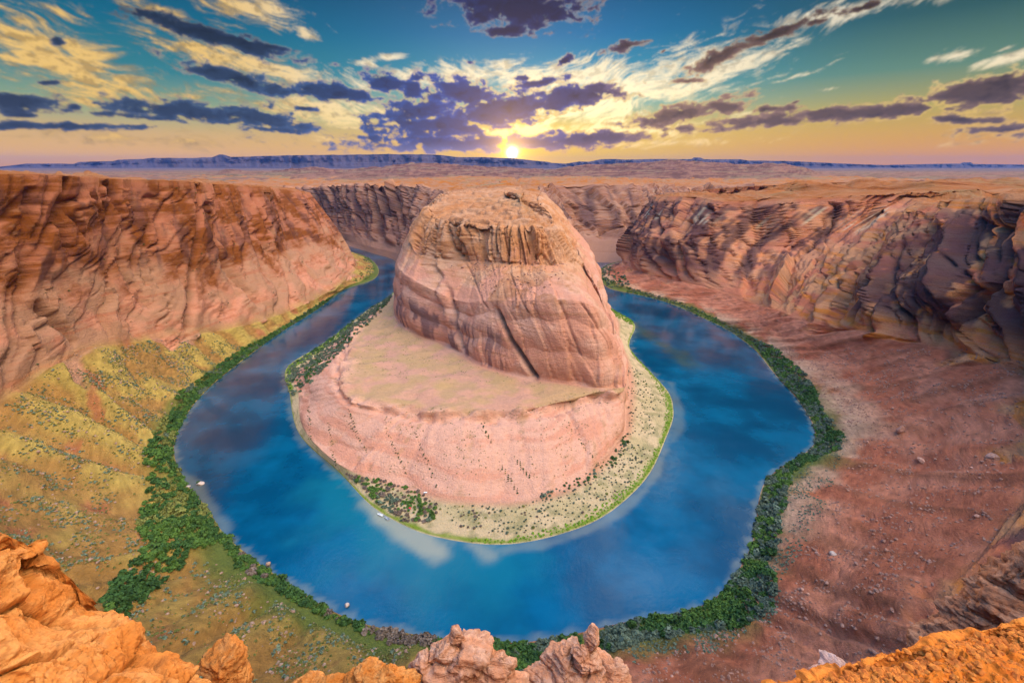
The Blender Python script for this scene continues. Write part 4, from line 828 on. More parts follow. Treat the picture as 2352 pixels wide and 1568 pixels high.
ZONES = [  # name of the place, surface, outline in sight lines, count, q range, spacing, size range, {material: share}
 ('shrub in the strip along the left bank below the cliff', 'out', [(650, 752), (745, 690), (770, 680), (790, 668), (790, 690), (740, 712), (660, 780), (600, 815), (520, 868), (470, 920), (440, 960), (405, 1010), (380, 1000), (390, 950), (420, 900), (480, 855), (560, 800)], 620, (1, 2.5), 2.6, (3.0, 6.5), {'dark': .5, 'green': .3, 'sage': .2}),
 ('shrub in the wide thicket at the left river edge', 'out', [(385, 960), (402, 1010), (388, 1060), (415, 1070), (422, 1110), (470, 1160), (510, 1175), (522, 1240), (440, 1260), (400, 1250), (330, 1240), (310, 1200), (340, 1150), (345, 1090), (330, 1040), (360, 985)], 760, (1, 3.2), 2.6, (3.0, 6.6), {'green': .45, 'dark': .35, 'olive': .2}),
 ('dark green shrub filling the gully at the lower left', 'out', [(340, 1255), (450, 1255), (405, 1315), (340, 1360), (300, 1410), (260, 1450), (240, 1420), (250, 1350), (300, 1310)], 260, (1, 4), 3.0, (4.0, 7.5), {'dark': .85, 'green': .15}),
 ('shrub in the narrow row along the near bank', 'out', [(500, 1235), (530, 1240), (600, 1292), (660, 1330), (740, 1378), (820, 1410), (900, 1440), (1010, 1450), (1010, 1480), (900, 1480), (820, 1445), (730, 1408), (640, 1358), (560, 1310)], 560, (1, 2.5), 2.3, (2.6, 5.8), {'dark': .4, 'green': .3, 'dusk': .3}),
 ('shrub on the near bank between two foreground rocks', 'out', [(1090, 1462), (1330, 1466), (1320, 1510), (1290, 1560), (1180, 1566), (1120, 1490)], 300, (1, 3), 2.3, (2.6, 5.8), {'green': .6, 'dark': .3, 'sage': .1}),
 ('shrub in the thicket at the lower right river corner', 'out', [(1380, 1448), (1450, 1422), (1530, 1402), (1600, 1392), (1660, 1335), (1720, 1285), (1760, 1295), (1785, 1340), (1770, 1400), (1700, 1440), (1600, 1450), (1480, 1470), (1400, 1500), (1380, 1490)], 560, (1, 3.2), 2.4, (2.6, 6.2), {'green': .4, 'dark': .3, 'sage': .3}),
 ('shrub in the belt along the right bank', 'out', [(1715, 1280), (1732, 1250), (1716, 1190), (1757, 1145), (1757, 1090), (1802, 1055), (1874, 1015), (1870, 970), (1832, 915), (1792, 870), (1742, 800), (1725, 775), (1780, 800), (1850, 860), (1880, 910), (1890, 950), (1940, 1000), (1930, 1030), (1860, 1060), (1815, 1090), (1805, 1150), (1790, 1190), (1790, 1250), (1765, 1290)], 1000, (1, 3), 2.3, (2.8, 6.2), {'dark': .4, 'sage': .35, 'green': .25}),
 ('shrub in the thin line below the right promontory', 'out', [(1440, 660), (1570, 696), (1650, 733), (1730, 775), (1750, 790), (1730, 802), (1640, 750), (1560, 716), (1440, 682)], 200, (1, 2.3), 3.2, (2.6, 5.0), {'green': .4, 'sage': .6}),
 ('grey green shrub on the bar at the promontory foot', 'out', [(1372, 612), (1420, 612), (1440, 640), (1450, 664), (1400, 664), (1372, 645)], 110, (1, 3), 5.5, (4.0, 7.0), {'sage': .7, 'dark': .3}),
 ('shrub on the small bar at the end of the left cliff', 'out', [(760, 690), (800, 650), (850, 640), (868, 600), (840, 590), (800, 640), (770, 660)], 70, (1, 3), 5.0, (3.0, 5.5), {'green': .5, 'sage': .5}),
 ('sage shrub in the belt on the butte left shore', 'inn', [(900, 672), (838, 717), (742, 790), (664, 842), (657, 885), (672, 912), (705, 890), (740, 850), (790, 800), (850, 740), (900, 708)], 1000, (1, 3.2), 2.4, (3.0, 5.6), {'sage': .75, 'dark': .25}),
 ('shrub in the camp thicket on the front left beach', 'inn', [(795, 1088), (860, 1100), (940, 1120), (1000, 1150), (1005, 1195), (930, 1200), (880, 1165), (840, 1125)], 190, (1, 2.2), 2.8, (1.8, 4.6), {'green': .3, 'dusk': .35, 'sage': .35}),
 ('low shrub dotted over the pale beach before the butte', 'inn', [(1000, 1160), (1100, 1160), (1200, 1158), (1300, 1132), (1400, 1072), (1438, 1010), (1500, 1035), (1440, 1115), (1330, 1190), (1180, 1228), (1040, 1215)], 330, (1, 2.05), 2.2, (.8, 2.3), {'sage': .6, 'dusk': .25, 'olive': .15}),
 ('low shrub at the pink cliff foot beside the beach', 'inn', [(1240, 1135), (1330, 1095), (1400, 1050), (1440, 990), (1445, 1015), (1410, 1070), (1340, 1112), (1250, 1150)], 60, (1, 2.3), 3.0, (1.8, 3.6), {'dark': .6, 'sage': .4}),
 ('small shrub on the sandy spit right of the butte', 'inn', [(1438, 840), (1470, 850), (1520, 925), (1508, 1000), (1445, 1000)], 150, (1, 2.3), 2.4, (.9, 2.4), {'sage': .7, 'dark': .3}),
]
cand = []
for zi, (lab, sf, poly, n, (q0, q1), sep, (s0, s1), mats) in enumerate(ZONES):
    p, nn = scatter(sf, poly, n * 3, q0, q1, sep); p, nn = p[:n], nn[:n]
    mk = list(mats); mw = np.array([mats[k] for k in mk])
    pat = (fbm(p[:, 0] / 40, p[:, 1] / 40, zi * 3.1, 2) * .9 + .5 + rng.normal(size=len(p)) * .18).clip(0, .999) if len(p) else []
    for a, t in zip(p, pat):
        s = rng.uniform(s0, s1) * rng.uniform(.8, 1.15); d = np.linalg.norm(a - np.array([0, 0, CZ]))
        mt = mk[min(int(np.searchsorted(np.cumsum(mw), t)), len(mk) - 1)]
        cand.append((s / d, zi, a, s, mt))
print('shrub candidates', len(cand))
cand.sort(key=lambda c: -c[0])
CW = {'green': 'mid green', 'dark': 'dark green', 'sage': 'grey green', 'olive': 'yellow green', 'dusk': 'purple brown', 'lime': 'bright green'}
def shrub_label(zi, s, mt):
    lo, hi = ZONES[zi][6]; t = ZONES[zi][0].replace('dark green ', '').replace('grey green ', '').replace('sage ', '').replace('small ', '').replace('low ', '')
    return ('small', 'mid sized', 'tall')[int(s > lo + .55 * (hi - lo)) + int(s > lo + .85 * (hi - lo))] + ' ' + CW[mt] + ' ' + t
per = {}; single, rest = [], []
for c in cand:
    if len(single) < 300 and per.get(c[1], 0) < 30: single.append(c); per[c[1]] = per.get(c[1], 0) + 1
    else: rest.append(c)
for i, (_, zi, a, s, mt) in enumerate(single):
    o = bpy.data.objects.new('shrub', clump_mesh(i % 4, mt)); COL.objects.link(o)
    o.location = a - L(0, 0, .08 * s); o.rotation_euler = (0, 0, rng.uniform(0, 6.28)); r_ = s * .68; o.scale = (r_ * rng.uniform(.95, 1.3), r_ * rng.uniform(.95, 1.3), r_ * rng.uniform(.7, 1.35))
    lb_ = shrub_label(zi, s, mt); tag(o, lb_, 'shrub', lb_)
for mt in LEAF:
    rr_ = [c for c in rest if c[4] == mt]
    if rr_: merged('shrub_cover', CLUMPS, [c[2] - L(0, 0, .05 * c[3]) for c in rr_], [c[3] * .68 for c in rr_], LEAF[mt], {'green': 'mid green', 'dark': 'dark green', 'sage': 'grey green', 'olive': 'yellow green', 'dusk': 'purple brown', 'lime': 'bright green'}[mt] + ' brush thickets along the river banks')
# bright reeds at the waterline of the beach and dry tufts on the slopes
p, _ = scatter('inn', [(1080, 1235), (1160, 1240), (1330, 1195), (1460, 1100), (1520, 1010), (1530, 930), (1490, 855), (1437, 812), (1440, 800), (1510, 850), (1552, 930), (1545, 1010), (1480, 1115), (1340, 1218), (1160, 1256), (1080, 1250)], 4200, 1.0, 1.3, zmin=.1)
merged('reed_bed', SMALL, p, rng.uniform(.7, 1.5, len(p)), LEAF['lime'], 'bright green reeds along the waterline of the beach')
p, _ = scatter('inn', [(655, 880), (661, 842), (741, 790), (800, 745), (810, 750), (750, 800), (690, 850), (672, 900)], 500, 1.0, 1.6, zmin=.1)
merged('reed_bed', SMALL, p, rng.uniform(1., 1.9, len(p)), LEAF['lime'], 'bright green reeds along the left shore of the butte')
p, _ = scatter('inn', [(1385, 700), (1410, 705), (1460, 738), (1450, 746), (1400, 720)], 300, .9, 2.2, zmin=-.4)
merged('reed_bed', SMALL, p, rng.uniform(1.4, 2.4, len(p)), LEAF['lime'], 'bright green reed spit right behind the butte')
p, _ = scatter('out', [(0, 940), (190, 800), (330, 770), (480, 760), (560, 800), (420, 910), (370, 980), (330, 1100), (340, 1160), (300, 1230), (440, 1270), (700, 1400), (960, 1480), (1000, 1568), (420, 1568), (200, 1400), (0, 1260)], 4200, 2.0, 3.9, clump=2.2)
merged('dry_scrub', SMALL, p, rng.uniform(.5, 1.3, len(p)), LEAF['olive'], 'dry yellow green tufts over the left slopes')
p, _ = scatter('out', [(0, 940), (190, 800), (330, 770), (480, 760), (560, 800), (420, 910), (370, 980), (330, 1100), (340, 1160), (300, 1230), (440, 1270), (700, 1400), (960, 1480), (1000, 1568), (420, 1568), (200, 1400), (0, 1260)], 1500, 2.0, 3.9, clump=2.6)
merged('dry_scrub', SMALL, p, rng.uniform(.8, 1.9, len(p)), LEAF['sage'], 'grey green tufts over the left slopes')
p, _ = scatter('out', [(1780, 1040), (1950, 1000), (1900, 1150), (1850, 1250), (1800, 1330), (1780, 1420), (1640, 1500), (1500, 1500), (1400, 1560), (1380, 1490), (1760, 1400), (1790, 1200)], 900, 1.6, 3.0, clump=2.2)
merged('dry_scrub', SMALL, p, rng.uniform(.5, 1.3, len(p)), LEAF['sage'], 'grey green tufts on the lower right slope')
p, _ = scatter('inn', [(780, 860), (900, 720), (1000, 800), (1200, 870), (1330, 890), (1250, 930), (1100, 945), (930, 930), (830, 1000), (900, 1100), (1100, 1140), (1300, 1090), (1430, 990), (1430, 900), (1330, 895)], 900, 2.0, 4.0, clump=2.5)
merged('dry_scrub', SMALL, p, rng.uniform(.35, .9, len(p)), LEAF['olive'], 'small dry tufts on the bench and skirt of the butte')
JL = [[(400, 240), (440, 470)], [(480, 200), (600, 400)], [(500, 180), (560, 330)], [(690, 270), (800, 500)], [(810, 230), (960, 570)], [(1180, 240), (1230, 350)], [(1270, 440), (1370, 610)], [(1360, 430), (1420, 520)], [(1600, 220), (1780, 470)], [(300, 150), (305, 330)]]
jp = []; V_, px_, py_ = SURF['inn'][:3]; near_ = np.where((px_ > 600) & (px_ < 1500) & (py_ > 850) & (py_ < 1200))[0]
for (a0, b0), (a1, b1) in JL:
    for t in rng.uniform(size=34):
        X_, Y_ = 574.2 + .4509 * lerp(a0, a1, t) + rng.normal() * 1.6, 861.3 + .4509 * lerp(b0, b1, t) + rng.normal() * 1.2
        jp.append(V_[near_[np.argmin((px_[near_] - X_) ** 2 + (py_[near_] - Y_) ** 2)]])
merged('dry_scrub', SMALL, np.array(jp), rng.uniform(.45, 1.15, len(jp)), LEAF['dark'], 'dark tufts growing in the joints of the pink skirt cliff')
p, _ = scatter('out', [(0, 600), (400, 420), (700, 440), (800, 600), (780, 660), (620, 760), (440, 770), (330, 770), (190, 800), (0, 900)], 420, 4.0, 6.0, clump=2.5)
merged('cliff_scrub', SMALL, p, rng.uniform(.8, 1.8, len(p)), LEAF['dark'], 'dark tufts caught on the ledges of the left cliff')

# ------------------------------------------------------------------ loose rocks
def boulder_geo(seed, sub=2, cuts=7):
    g = np.random.default_rng(seed); bm = bmesh.new(); bmesh.ops.create_icosphere(bm, subdivisions=sub, radius=1.0)
    V = np.array([v.co[:] for v in bm.verts]); F = np.array([[v.index for v in f.verts] for f in bm.faces]); bm.free()
    for i in range(cuts):                                           # planed faces
        n = g.normal(size=3); n /= np.linalg.norm(n); h = g.uniform(.45, .8); d = V @ n; V = V - n * np.maximum(d - h, 0)[:, None] * .92
    V = V * np.array([g.uniform(.9, 1.3), g.uniform(.75, 1.05), g.uniform(.55, .9)]); V = V * (1 + .12 * fbm(V[:, 0] * 1.7 + seed, V[:, 1] * 1.7, V[:, 2] * 1.7, 3))[:, None]
    return V, F
def mat_stone(name, c0, c1, sc=.6):
    m, q, b, o = mat_new(name); p = geo_pos(q); oi = q.n.new('ShaderNodeObjectInfo').outputs['Random']
    n = q.noise(p, sc, 6, .65); c = q.mix(q.step(n, .3, .7), c0, c1); f = q.add(.8, q.mul(oi, .45))
    q.l.new(q.mix(1.0, c, q.xyz(f, f, f), 'MULTIPLY'), b.inputs['Base Color']); b.inputs['Roughness'].default_value = .9; b.inputs['Specular IOR Level'].default_value = .15
    bump(q, b, n, .6, .6 / sc * .3); return m
ST_RED = mat_stone('boulder_red', (.27, .115, .07), (.50, .27, .185)); ST_TAN = mat_stone('boulder_tan', (.28, .16, .10), (.46, .29, .20)); ST_PALE = mat_stone('boulder_pale', (.42, .29, .22), (.6, .46, .38))
BG = [boulder_geo(100 + i) for i in range(5)]; BS = [boulder_geo(200 + i, 1, 5) for i in range(5)]
BME = {}
def boulder_mesh(k, mat):
    if (k, mat.name) not in BME:
        me = raw_mesh('boulder', *BG[k], None, False); me.materials.append(mat); BME[(k, mat.name)] = me
    return BME[(k, mat.name)]
RZ = [
 ('red boulder on the open slope right of the river', [(1800, 830), (2050, 800), (2330, 880), (2352, 1050), (2250, 1240), (2130, 1420), (1990, 1540), (1850, 1540), (1800, 1400), (1830, 1200), (1960, 1040), (1890, 900)], 240, (1.2, 3.6), ST_RED),
 ('red boulder on the near slope at bottom right', [(1400, 1500), (1600, 1460), (1780, 1420), (1900, 1480), (1850, 1560), (1440, 1566)], 110, (.7, 2.2), ST_RED),
 ('tan boulder on the yellow slope left of the river', [(0, 960), (190, 820), (400, 790), (420, 880), (350, 980), (320, 1100), (300, 1220), (200, 1330), (0, 1250)], 130, (1.0, 3.2), ST_TAN),
 ('tan boulder on the near slope at bottom left', [(300, 1420), (500, 1270), (700, 1400), (980, 1490), (960, 1566), (430, 1566)], 150, (.6, 2.0), ST_TAN),
 ('fallen block in the rubble chute of the butte', None, 120, (1.5, 4.6), ST_RED),
 ('fallen block at the promontory foot across the right arm', [(1480, 640), (1700, 690), (1800, 730), (1900, 770), (1800, 790), (1650, 735), (1480, 672)], 80, (1.6, 3.8), ST_RED)]
allb = []
for zi, (lab, poly, n, (s0, s1), mt) in enumerate(RZ):
    if poly is None: p, nn = scatter('inn', [(1030, 610), (1090, 596), (1130, 590), (1230, 590), (1310, 604), (1290, 640), (1220, 690), (1150, 680), (1090, 640)], n, 4.6, 6.05)
    else: p, nn = scatter('out', poly, n, 1.8, 4.2, clump=1.2)
    for a in p:
        s = s0 + (s1 - s0) * rng.uniform() ** 2.2; allb.append((s / np.linalg.norm(a - np.array([0, 0, CZ])), zi, a, s))
allb.sort(key=lambda c: -c[0])
ZC = {zi: (np.quantile([c[2][2] for c in allb if c[1] == zi], (.33, .67)), np.quantile([c[3] for c in allb[:300] if c[1] == zi] or [1], (.4, .75))) for zi in range(len(RZ))}
def rock_label(zi, a, s):
    (h0, h1), (s0, s1) = ZC[zi]
    return ('small', 'mid sized', 'big')[int(s > s0) + int(s > s1)] + ' ' + RZ[zi][0] + ', ' + ('low down', 'half way up', 'high up')[int(a[2] > h0) + int(a[2] > h1)]
for i, (_, zi, a, s) in enumerate(allb[:300]):
    mt = ST_PALE if rng.uniform() < .06 else RZ[zi][4]
    o = bpy.data.objects.new('boulder', boulder_mesh(i % 5, RZ[zi][4])); COL.objects.link(o)
    o.location = a + L(0, 0, .18 * s); o.scale = (s * .5,) * 3; o.rotation_euler = (rng.uniform(-.3, .3), rng.uniform(-.3, .3), rng.uniform(0, 6.28)); lb_ = rock_label(zi, a, s); tag(o, lb_, 'boulder', lb_)
for zi in range(len(RZ)):
    r_ = [c for c in allb[300:] if c[1] == zi]
    if r_: merged('rubble', BS, [c[2] + L(0, 0, .1 * c[3]) for c in r_], [c[3] * .5 for c in r_], RZ[zi][4], 'small scattered stones among the ' + RZ[zi][0].replace('boulder', 'boulders', 1).replace('block', 'blocks', 1))
for lab, poly, n, mt in (('small red stones strewn over the right slopes', [(1780, 800), (2352, 800), (2352, 1250), (2000, 1568), (1400, 1568), (1790, 1380), (1960, 1040)], 5200, ST_RED), ('small tan stones strewn over the left slopes', [(0, 940), (190, 800), (480, 770), (420, 910), (330, 1100), (440, 1270), (1000, 1490), (1000, 1568), (300, 1568), (0, 1260)], 2600, ST_TAN),
                         ('small red stones in the rubble chute of the butte', None, 700, ST_RED)):
    p, _ = scatter('out', poly, n, 1.9, 4.1, clump=1.5) if poly else scatter('inn', [(1080, 600), (1130, 580), (1240, 585), (1260, 640), (1230, 700), (1140, 690), (1080, 650)], n, 4.6, 6.05)
    merged('gravel', BS, p, .4 + 1.5 * rng.uniform(size=len(p)) ** 3.5, mt, lab)
# single rocks that stand out
def lone(px, py, s, mat, label, k=0, squash=1.0, surf_z=None, rz=0.4):
    if surf_z is None:
        V, px_, py_, A, Q, Nn = SURF['out'][:6]; i = np.argmin((px_ - px) ** 2 + (py_ - py) ** 2); a = V[i]
    else: a = P(px, py, surf_z)
    o = bpy.data.objects.new('boulder', boulder_mesh(k, mat)); COL.objects.link(o); o.location = a + L(0, 0, .2 * s * squash); o.scale = (s * .5, s * .5, s * .5 * squash); o.rotation_euler = (.1, .15, rz); return tag(o, label, 'boulder')
lone(460, 1112, 8.0, ST_PALE, 'pale boulder with a green tuft standing in the river near the left bank', 0, .8, 0.2)
tuft = bpy.data.objects.new('shrub', clump_mesh(1, 'green')); COL.objects.link(tuft); tuft.location = P(455, 1106, 3.0) - L(0, 0, .9); tuft.scale = (2.0, 2.0, 1.6); tag(tuft, 'green tuft growing on the pale boulder in the river', 'shrub')
lone(432, 1117, 3.5, ST_PALE, 'smaller pale stone in the water left of the tufted boulder', 1, .6, 0.2)
lone(424, 1130, 2.6, ST_PALE, 'smallest pale stone in the water nearest the left bank', 2, .6, 0.1)
lone(797, 1391, 4.2, ST_PALE, 'rounded pale rock standing in the water off the near left bank', 3, 1.0, 0.2)
lone(618, 1296, 4.0, ST_TAN, 'narrow brown rock standing in the water off the lower left bank', 4, 1.3, 0.2)
lone(2065, 996, 8.5, ST_RED, 'tall dark pointed rock alone on the red right slope', 2, 1.9)
lone(2275, 1045, 12.0, ST_RED, 'largest squat dark red block high on the right slope', 1, .9)
lone(2115, 1060, 9.0, ST_RED, 'broad low red block on the right slope left of the largest block', 3, .7)
lone(1910, 1275, 5.0, ST_PALE, 'pale leaning slab on the right slope above the green belt', 4, 1.0)

# ------------------------------------------------------------------ camp on the beach
M_WHITE = mat_plain('white_paint', (.78, .78, .76), .4); M_GREY = mat_plain('boat_grey', (.3, .31, .33), .5); M_BLUE = mat_plain('tent_blue', (.03, .08, .55), .7); M_REDT = mat_plain('tent_red', (.6, .03, .04), .7); M_BLACK = mat_plain('motor_black', (.03, .03, .035), .4)
def inn_z(px, py):
    V, px_, py_, A, Q, Nn = SURF['inn'][:6]; i = np.argmin((px_ - px) ** 2 + (py_ - py) ** 2); return V[i]
def hull_mesh(Ln=6.5, W=2.3, H=.75):
    bm = bmesh.new(); rings = []
    for i, t in enumerate(np.linspace(0, 1, 11)):
        w = W / 2 * (1 - max(0, (t - .45) / .55) ** 2.2 * .97); x = (t - .5) * Ln; zk = .35 * max(0, t - .6) ** 1.5
        rings.append([bm.verts.new((x, y * w, z)) for y, z in ((-1, H + zk), (-.95, .25 + zk * 1.5), (-.45, -.15 + zk * 2.2), (0, -.22 + zk * 2.5), (.45, -.15 + zk * 2.2), (.95, .25 + zk * 1.5), (1, H + zk), (.82, H + zk - .02), (.75, .3 + zk), (-.75, .3 + zk), (-.82, H + zk - .02))])
    for a, b in zip(rings[:-1], rings[1:]):
        for k in range(11): bm.faces.new((a[k], a[(k + 1) % 11], b[(k + 1) % 11], b[k]))
    bm.faces.new(rings[0]); bm.faces.new(rings[-1][::-1]); bmesh.ops.recalc_face_normals(bm, faces=bm.faces); me = bpy.data.meshes.new('hull'); bm.to_mesh(me); bm.free(); return me
def box_mesh(name, boxes, bev=.03):
    bm = bmesh.new()
    for (x, y, z, a, b, c) in boxes:
        r = bmesh.ops.create_cube(bm, size=1.0); bmesh.ops.scale(bm, vec=(a, b, c), verts=r['verts']); bmesh.ops.translate(bm, vec=(x, y, z), verts=r['verts'])
    if bev: bmesh.ops.bevel(bm, geom=bm.edges[:], offset=bev, segments=1, affect='EDGES')
    me = bpy.data.meshes.new(name); bm.to_mesh(me); bm.free(); return me
HULL = hull_mesh()
def boat(px, py, rz, label, mat):
    e = empty('motor_boat', P(px, py, .12)); e.rotation_euler = (0, 0, rz); h = HULL.copy(); new_obj('hull', h, mat, e)
    new_obj('bench', box_mesh('bench', [(-.6, 0, .52, .5, 1.7, .08), (.9, 0, .52, .5, 1.6, .08)]), M_GREY, e); new_obj('console', box_mesh('console', [(.1, .35, .75, .5, .6, .8)]), M_WHITE, e)
    new_obj('outboard_motor', box_mesh('outboard_motor', [(-3.35, 0, .85, .5, .42, .55), (-3.4, 0, .2, .22, .2, .9)]), M_BLACK, e); tag(e, label, 'boat', 'boats moored at the camp beach')
boat(873, 1182, 2.7, 'white motor boat moored farther from the camp beach, left of the other boat', M_WHITE)
boat(888, 1190, 2.45, 'grey and white motor boat moored against the camp beach, right of the other boat', M_GREY)
def tent(px, py, rz, mat, label, s=1.0):
    e = empty('tent', inn_z(px, py)); e.rotation_euler = (0, 0, rz); bm = bmesh.new(); n, m = 10, 6; rows = []
    for i in range(n):
        rows.append([bm.verts.new((math.cos(2 * math.pi * i / n) * 1.5 * s * math.cos(j / m * math.pi / 2), math.sin(2 * math.pi * i / n) * 1.2 * s * math.cos(j / m * math.pi / 2), -.1 + 1.7 * s * math.sin(j / m * math.pi / 2) ** .85)) for j in range(m)])
    tp = bm.verts.new((0, 0, 1.62 * s))
    for i in range(n):
        a, b = rows[i], rows[(i + 1) % n]
        for j in range(m - 1): bm.faces.new((a[j], b[j], b[j + 1], a[j + 1]))
        bm.faces.new((a[-1], b[-1], tp))
    me = bpy.data.meshes.new('canopy'); bm.to_mesh(me); bm.free(); new_obj('canopy', me, mat, e)
    new_obj('door_flap', box_mesh('door_flap', [(0, -1.2 * s, .45 * s, .8 * s, .08, .9 * s)]), M_GREY, e); tag(e, label, 'tent', 'tents in the camp thicket')
tent(929, 1160, .3, M_BLUE, 'blue dome tent at the back of the camp, farthest from the river')
tent(937, 1170, 1.1, M_BLUE, 'blue dome tent beside the red tent in the camp thicket', .9)
tent(941, 1166, 2.0, M_REDT, 'red dome tent in the camp thicket on the beach')
e = empty('camp_table', inn_z(981, 1133)); new_obj('table_top', box_mesh('table_top', [(0, 0, .75, 3.2, 1.4, .08)]), M_WHITE, e)
for a in (-1.4, 1.4):
    for b in (-.55, .55): new_obj('leg', box_mesh('leg', [(a, b, .32, .08, .08, .8)], 0), M_GREY, e)
tag(e, 'white camp table standing at the foot of the pink skirt cliff', 'table')
# ------------------------------------------------------------------ foreground rocks
M_NEAR = mat_rock('near_sandstone', .10, .5, .5, .8); M_MID = mat_rock('outcrop_sandstone', .30, .6, .6, 1.1); M_SANDY = mat_rock('near_sand', .03, .5, .6, .3)
def near_colour(V, tone):
    x, y, z = V[..., 0], V[..., 1], V[..., 2]; a = fbm(x / 1.3, y / 1.3, z / .8, 4, .6); b = fbm(x / .35, y / .35, z / .12, 3, .6)
    c0, c1, c2 = tone; c = mixc(np.broadcast_to(np.array(c0), V.shape), np.array(c1), sm(-.3, .4, a)); return np.clip(mixc(c, np.array(c2), sm(.15, .6, b + .3 * a) * .55), .01, .85)
T_ORANGE = ((.64, .205, .036), (.72, .29, .075), (.38, .105, .02)); T_SALMON = ((.62, .27, .14), (.70, .37, .23), (.42, .16, .075)); T_DARK = ((.30, .12, .06), (.42, .20, .11), (.13, .05, .03)); T_PALEPINK = ((.58, .34, .27), (.66, .44, .36), (.4, .2, .14))
def block_mesh(centre, rad, seed, tilt=(0, 0, 0), sub=4, strata=.04, tone=T_SALMON, tip=(.3, .2)):
    V, F = boulder_geo(seed, sub, 9); n = V / np.linalg.norm(V, axis=1, keepdims=True)
    V = V / np.abs(V).max(0) * np.array(rad); m = np.array(Matrix.Rotation(tilt[2], 3, 'Z') @ Matrix.Rotation(tilt[1], 3, 'Y') @ Matrix.Rotation(tilt[0], 3, 'X')); V = V @ m.T; n = n @ m.T
    r = float(np.min(rad)); w = V + np.array(centre)
    zz = V[:, 2] + tip[0] * V[:, 0] + tip[1] * V[:, 1] + .2 * r * noise3(*(w / r).T)
    d = r * (.07 * fbm(*(w / r * 1.3).T, 5, .55) + .045 * np.tanh(5 * noise3(zz / (.28 * r), seed, 0)) + strata * np.tanh(5 * noise3(zz / (.11 * r), seed, 3)) + .03 * fbm(*(w / r * 9).T, 3))
    f1, f2, ia, ib, ox, oy = worley(w[:, 0] / r * 1.5 + seed, w[:, 2] / r * 1.5 + w[:, 1] / r, seed % 50)
    d = d + r * (.10 * (ia - .5) + .20 * ox * (ib - .5) - .12 * np.exp(-((f2 - f1) / .03) ** 2)); j_ = noise3(w[:, 0] / r * 1.1 + .5 * w[:, 2] / r, w[:, 1] / r, seed * 1.7); d = d - .12 * r * np.exp(-(j_ / .03) ** 2)
    V = V + n * d[:, None] + np.array(centre); return V, F, near_colour(V, tone)
def rock_group(name, label, origin, blocks, tone, cat='rock outcrop', mat=None):
    e = empty(name, origin)
    for (px, py, yy, rx, ry, seed, tilt, tn) in blocks:
        c = R(px, py, yy); f = np.linalg.norm(c - np.array([0, 0, CZ])) / FPX * .93
        rd = (rx * f, (rx + ry) * .5 * f, ry * f); V, F, col = block_mesh(c - np.array(origin), rd, seed, tilt, 5, .06, tn or tone)
        new_obj('rock_block', raw_mesh('rock_block', V, F, col), mat or M_MID, e)
    # the foot of the group runs down the cliff
    return tag(e, label, cat)
def foot(e, px, py, yy, w, drop, tone, seed):
    c = R(px, py, yy); c = c + L(0, -w * .3, -drop * .5 - w * .25); V, F, col = block_mesh(c - np.array(e.location), (w, w * 1.1, drop * .5), seed, (0.12, 0, 0), 4, .04, tone); new_obj('rock_foot', raw_mesh('rock_foot', V, F, col), M_NEAR, e)
o1 = R(1080, 1560, 22)
g1 = rock_group('rock_outcrop', 'salmon sandstone outcrop of cracked blocks rising to a point at the bottom centre', o1, [
    (1049, 1460, 23.0, 20, 18, 301, (.2, .3, .4), None), (1072, 1512, 22.6, 52, 52, 303, (.1, .45, .1), None), (1018, 1510, 22.5, 40, 42, 302, (0, -.2, .2), None), (978, 1530, 22.0, 34, 34, 305, (.2, 0, .1), None),
    (1125, 1548, 22.0, 58, 60, 304, (0, .55, .3), None), (1060, 1580, 21.5, 100, 66, 306, (.1, .1, .3), None), (1165, 1590, 21.7, 44, 50, 308, (0, .6, .2), None)], T_SALMON)
foot(g1, 1080, 1640, 21, 3.2, 34, T_SALMON, 311)
o2 = R(1340, 1560, 24)
g2 = rock_group('rock_outcrop', 'salmon sandstone outcrop with an egg shaped head rock at the bottom right of centre', o2, [
    (1359, 1467, 24.6, 20, 29, 321, (0, .1, .2), None), (1332, 1494, 24.2, 19, 26, 322, (0, .2, 0), None), (1298, 1532, 24.2, 54, 48, 323, (0, -.7, .2), None), (1250, 1572, 23.9, 44, 40, 325, (0, -.6, .1), None),
    (1358, 1520, 23.9, 34, 26, 326, (0, .1, .6), None), (1345, 1570, 23.4, 66, 56, 327, (.1, 0, .2), None), (1400, 1566, 23.6, 42, 46, 328, (0, .5, .3), None)], T_SALMON)
foot(g2, 1330, 1650, 23, 3.4, 36, T_SALMON, 331)
o3 = R(840, 1570, 20)
g3 = rock_group('rock_outcrop', 'low row of rounded orange rocks along the bottom edge left of centre', o3, [
    (852, 1548, 20.4, 34, 22, 341, (0, .1, .2), None), (895, 1552, 20.4, 30, 20, 342, (0, 0, .4), None), (812, 1566, 20.2, 34, 22, 343, (0, 0, .9), None), (760, 1572, 20.0, 30, 16, 344, (0, .1, .3), None), (715, 1564, 20.2, 24, 15, 345, (0, 0, .5), None), (690, 1575, 20, 26, 14, 346, (0, 0, .1), None), (930, 1566, 20.3, 30, 20, 347, (0, .2, .2), None), (860, 1590, 19.8, 80, 26, 348, (0, 0, .2), None)], T_ORANGE)
foot(g3, 830, 1670, 19, 3.6, 30, T_ORANGE, 349)
o4 = R(512, 1560, 13)
g4 = rock_group('rock_outcrop', 'upright orange rock at the bottom edge beside the corner slab', o4, [(508, 1536, 13.0, 40, 52, 351, (.1, .25, .3), None), (545, 1560, 12.8, 20, 34, 352, (0, .2, .1), None), (512, 1600, 12.6, 44, 40, 354, (0, 0, .2), None)], T_ORANGE)
foot(g4, 515, 1690, 12, 1.1, 28, T_ORANGE, 355)
o5 = R(2300, 1420, 42)
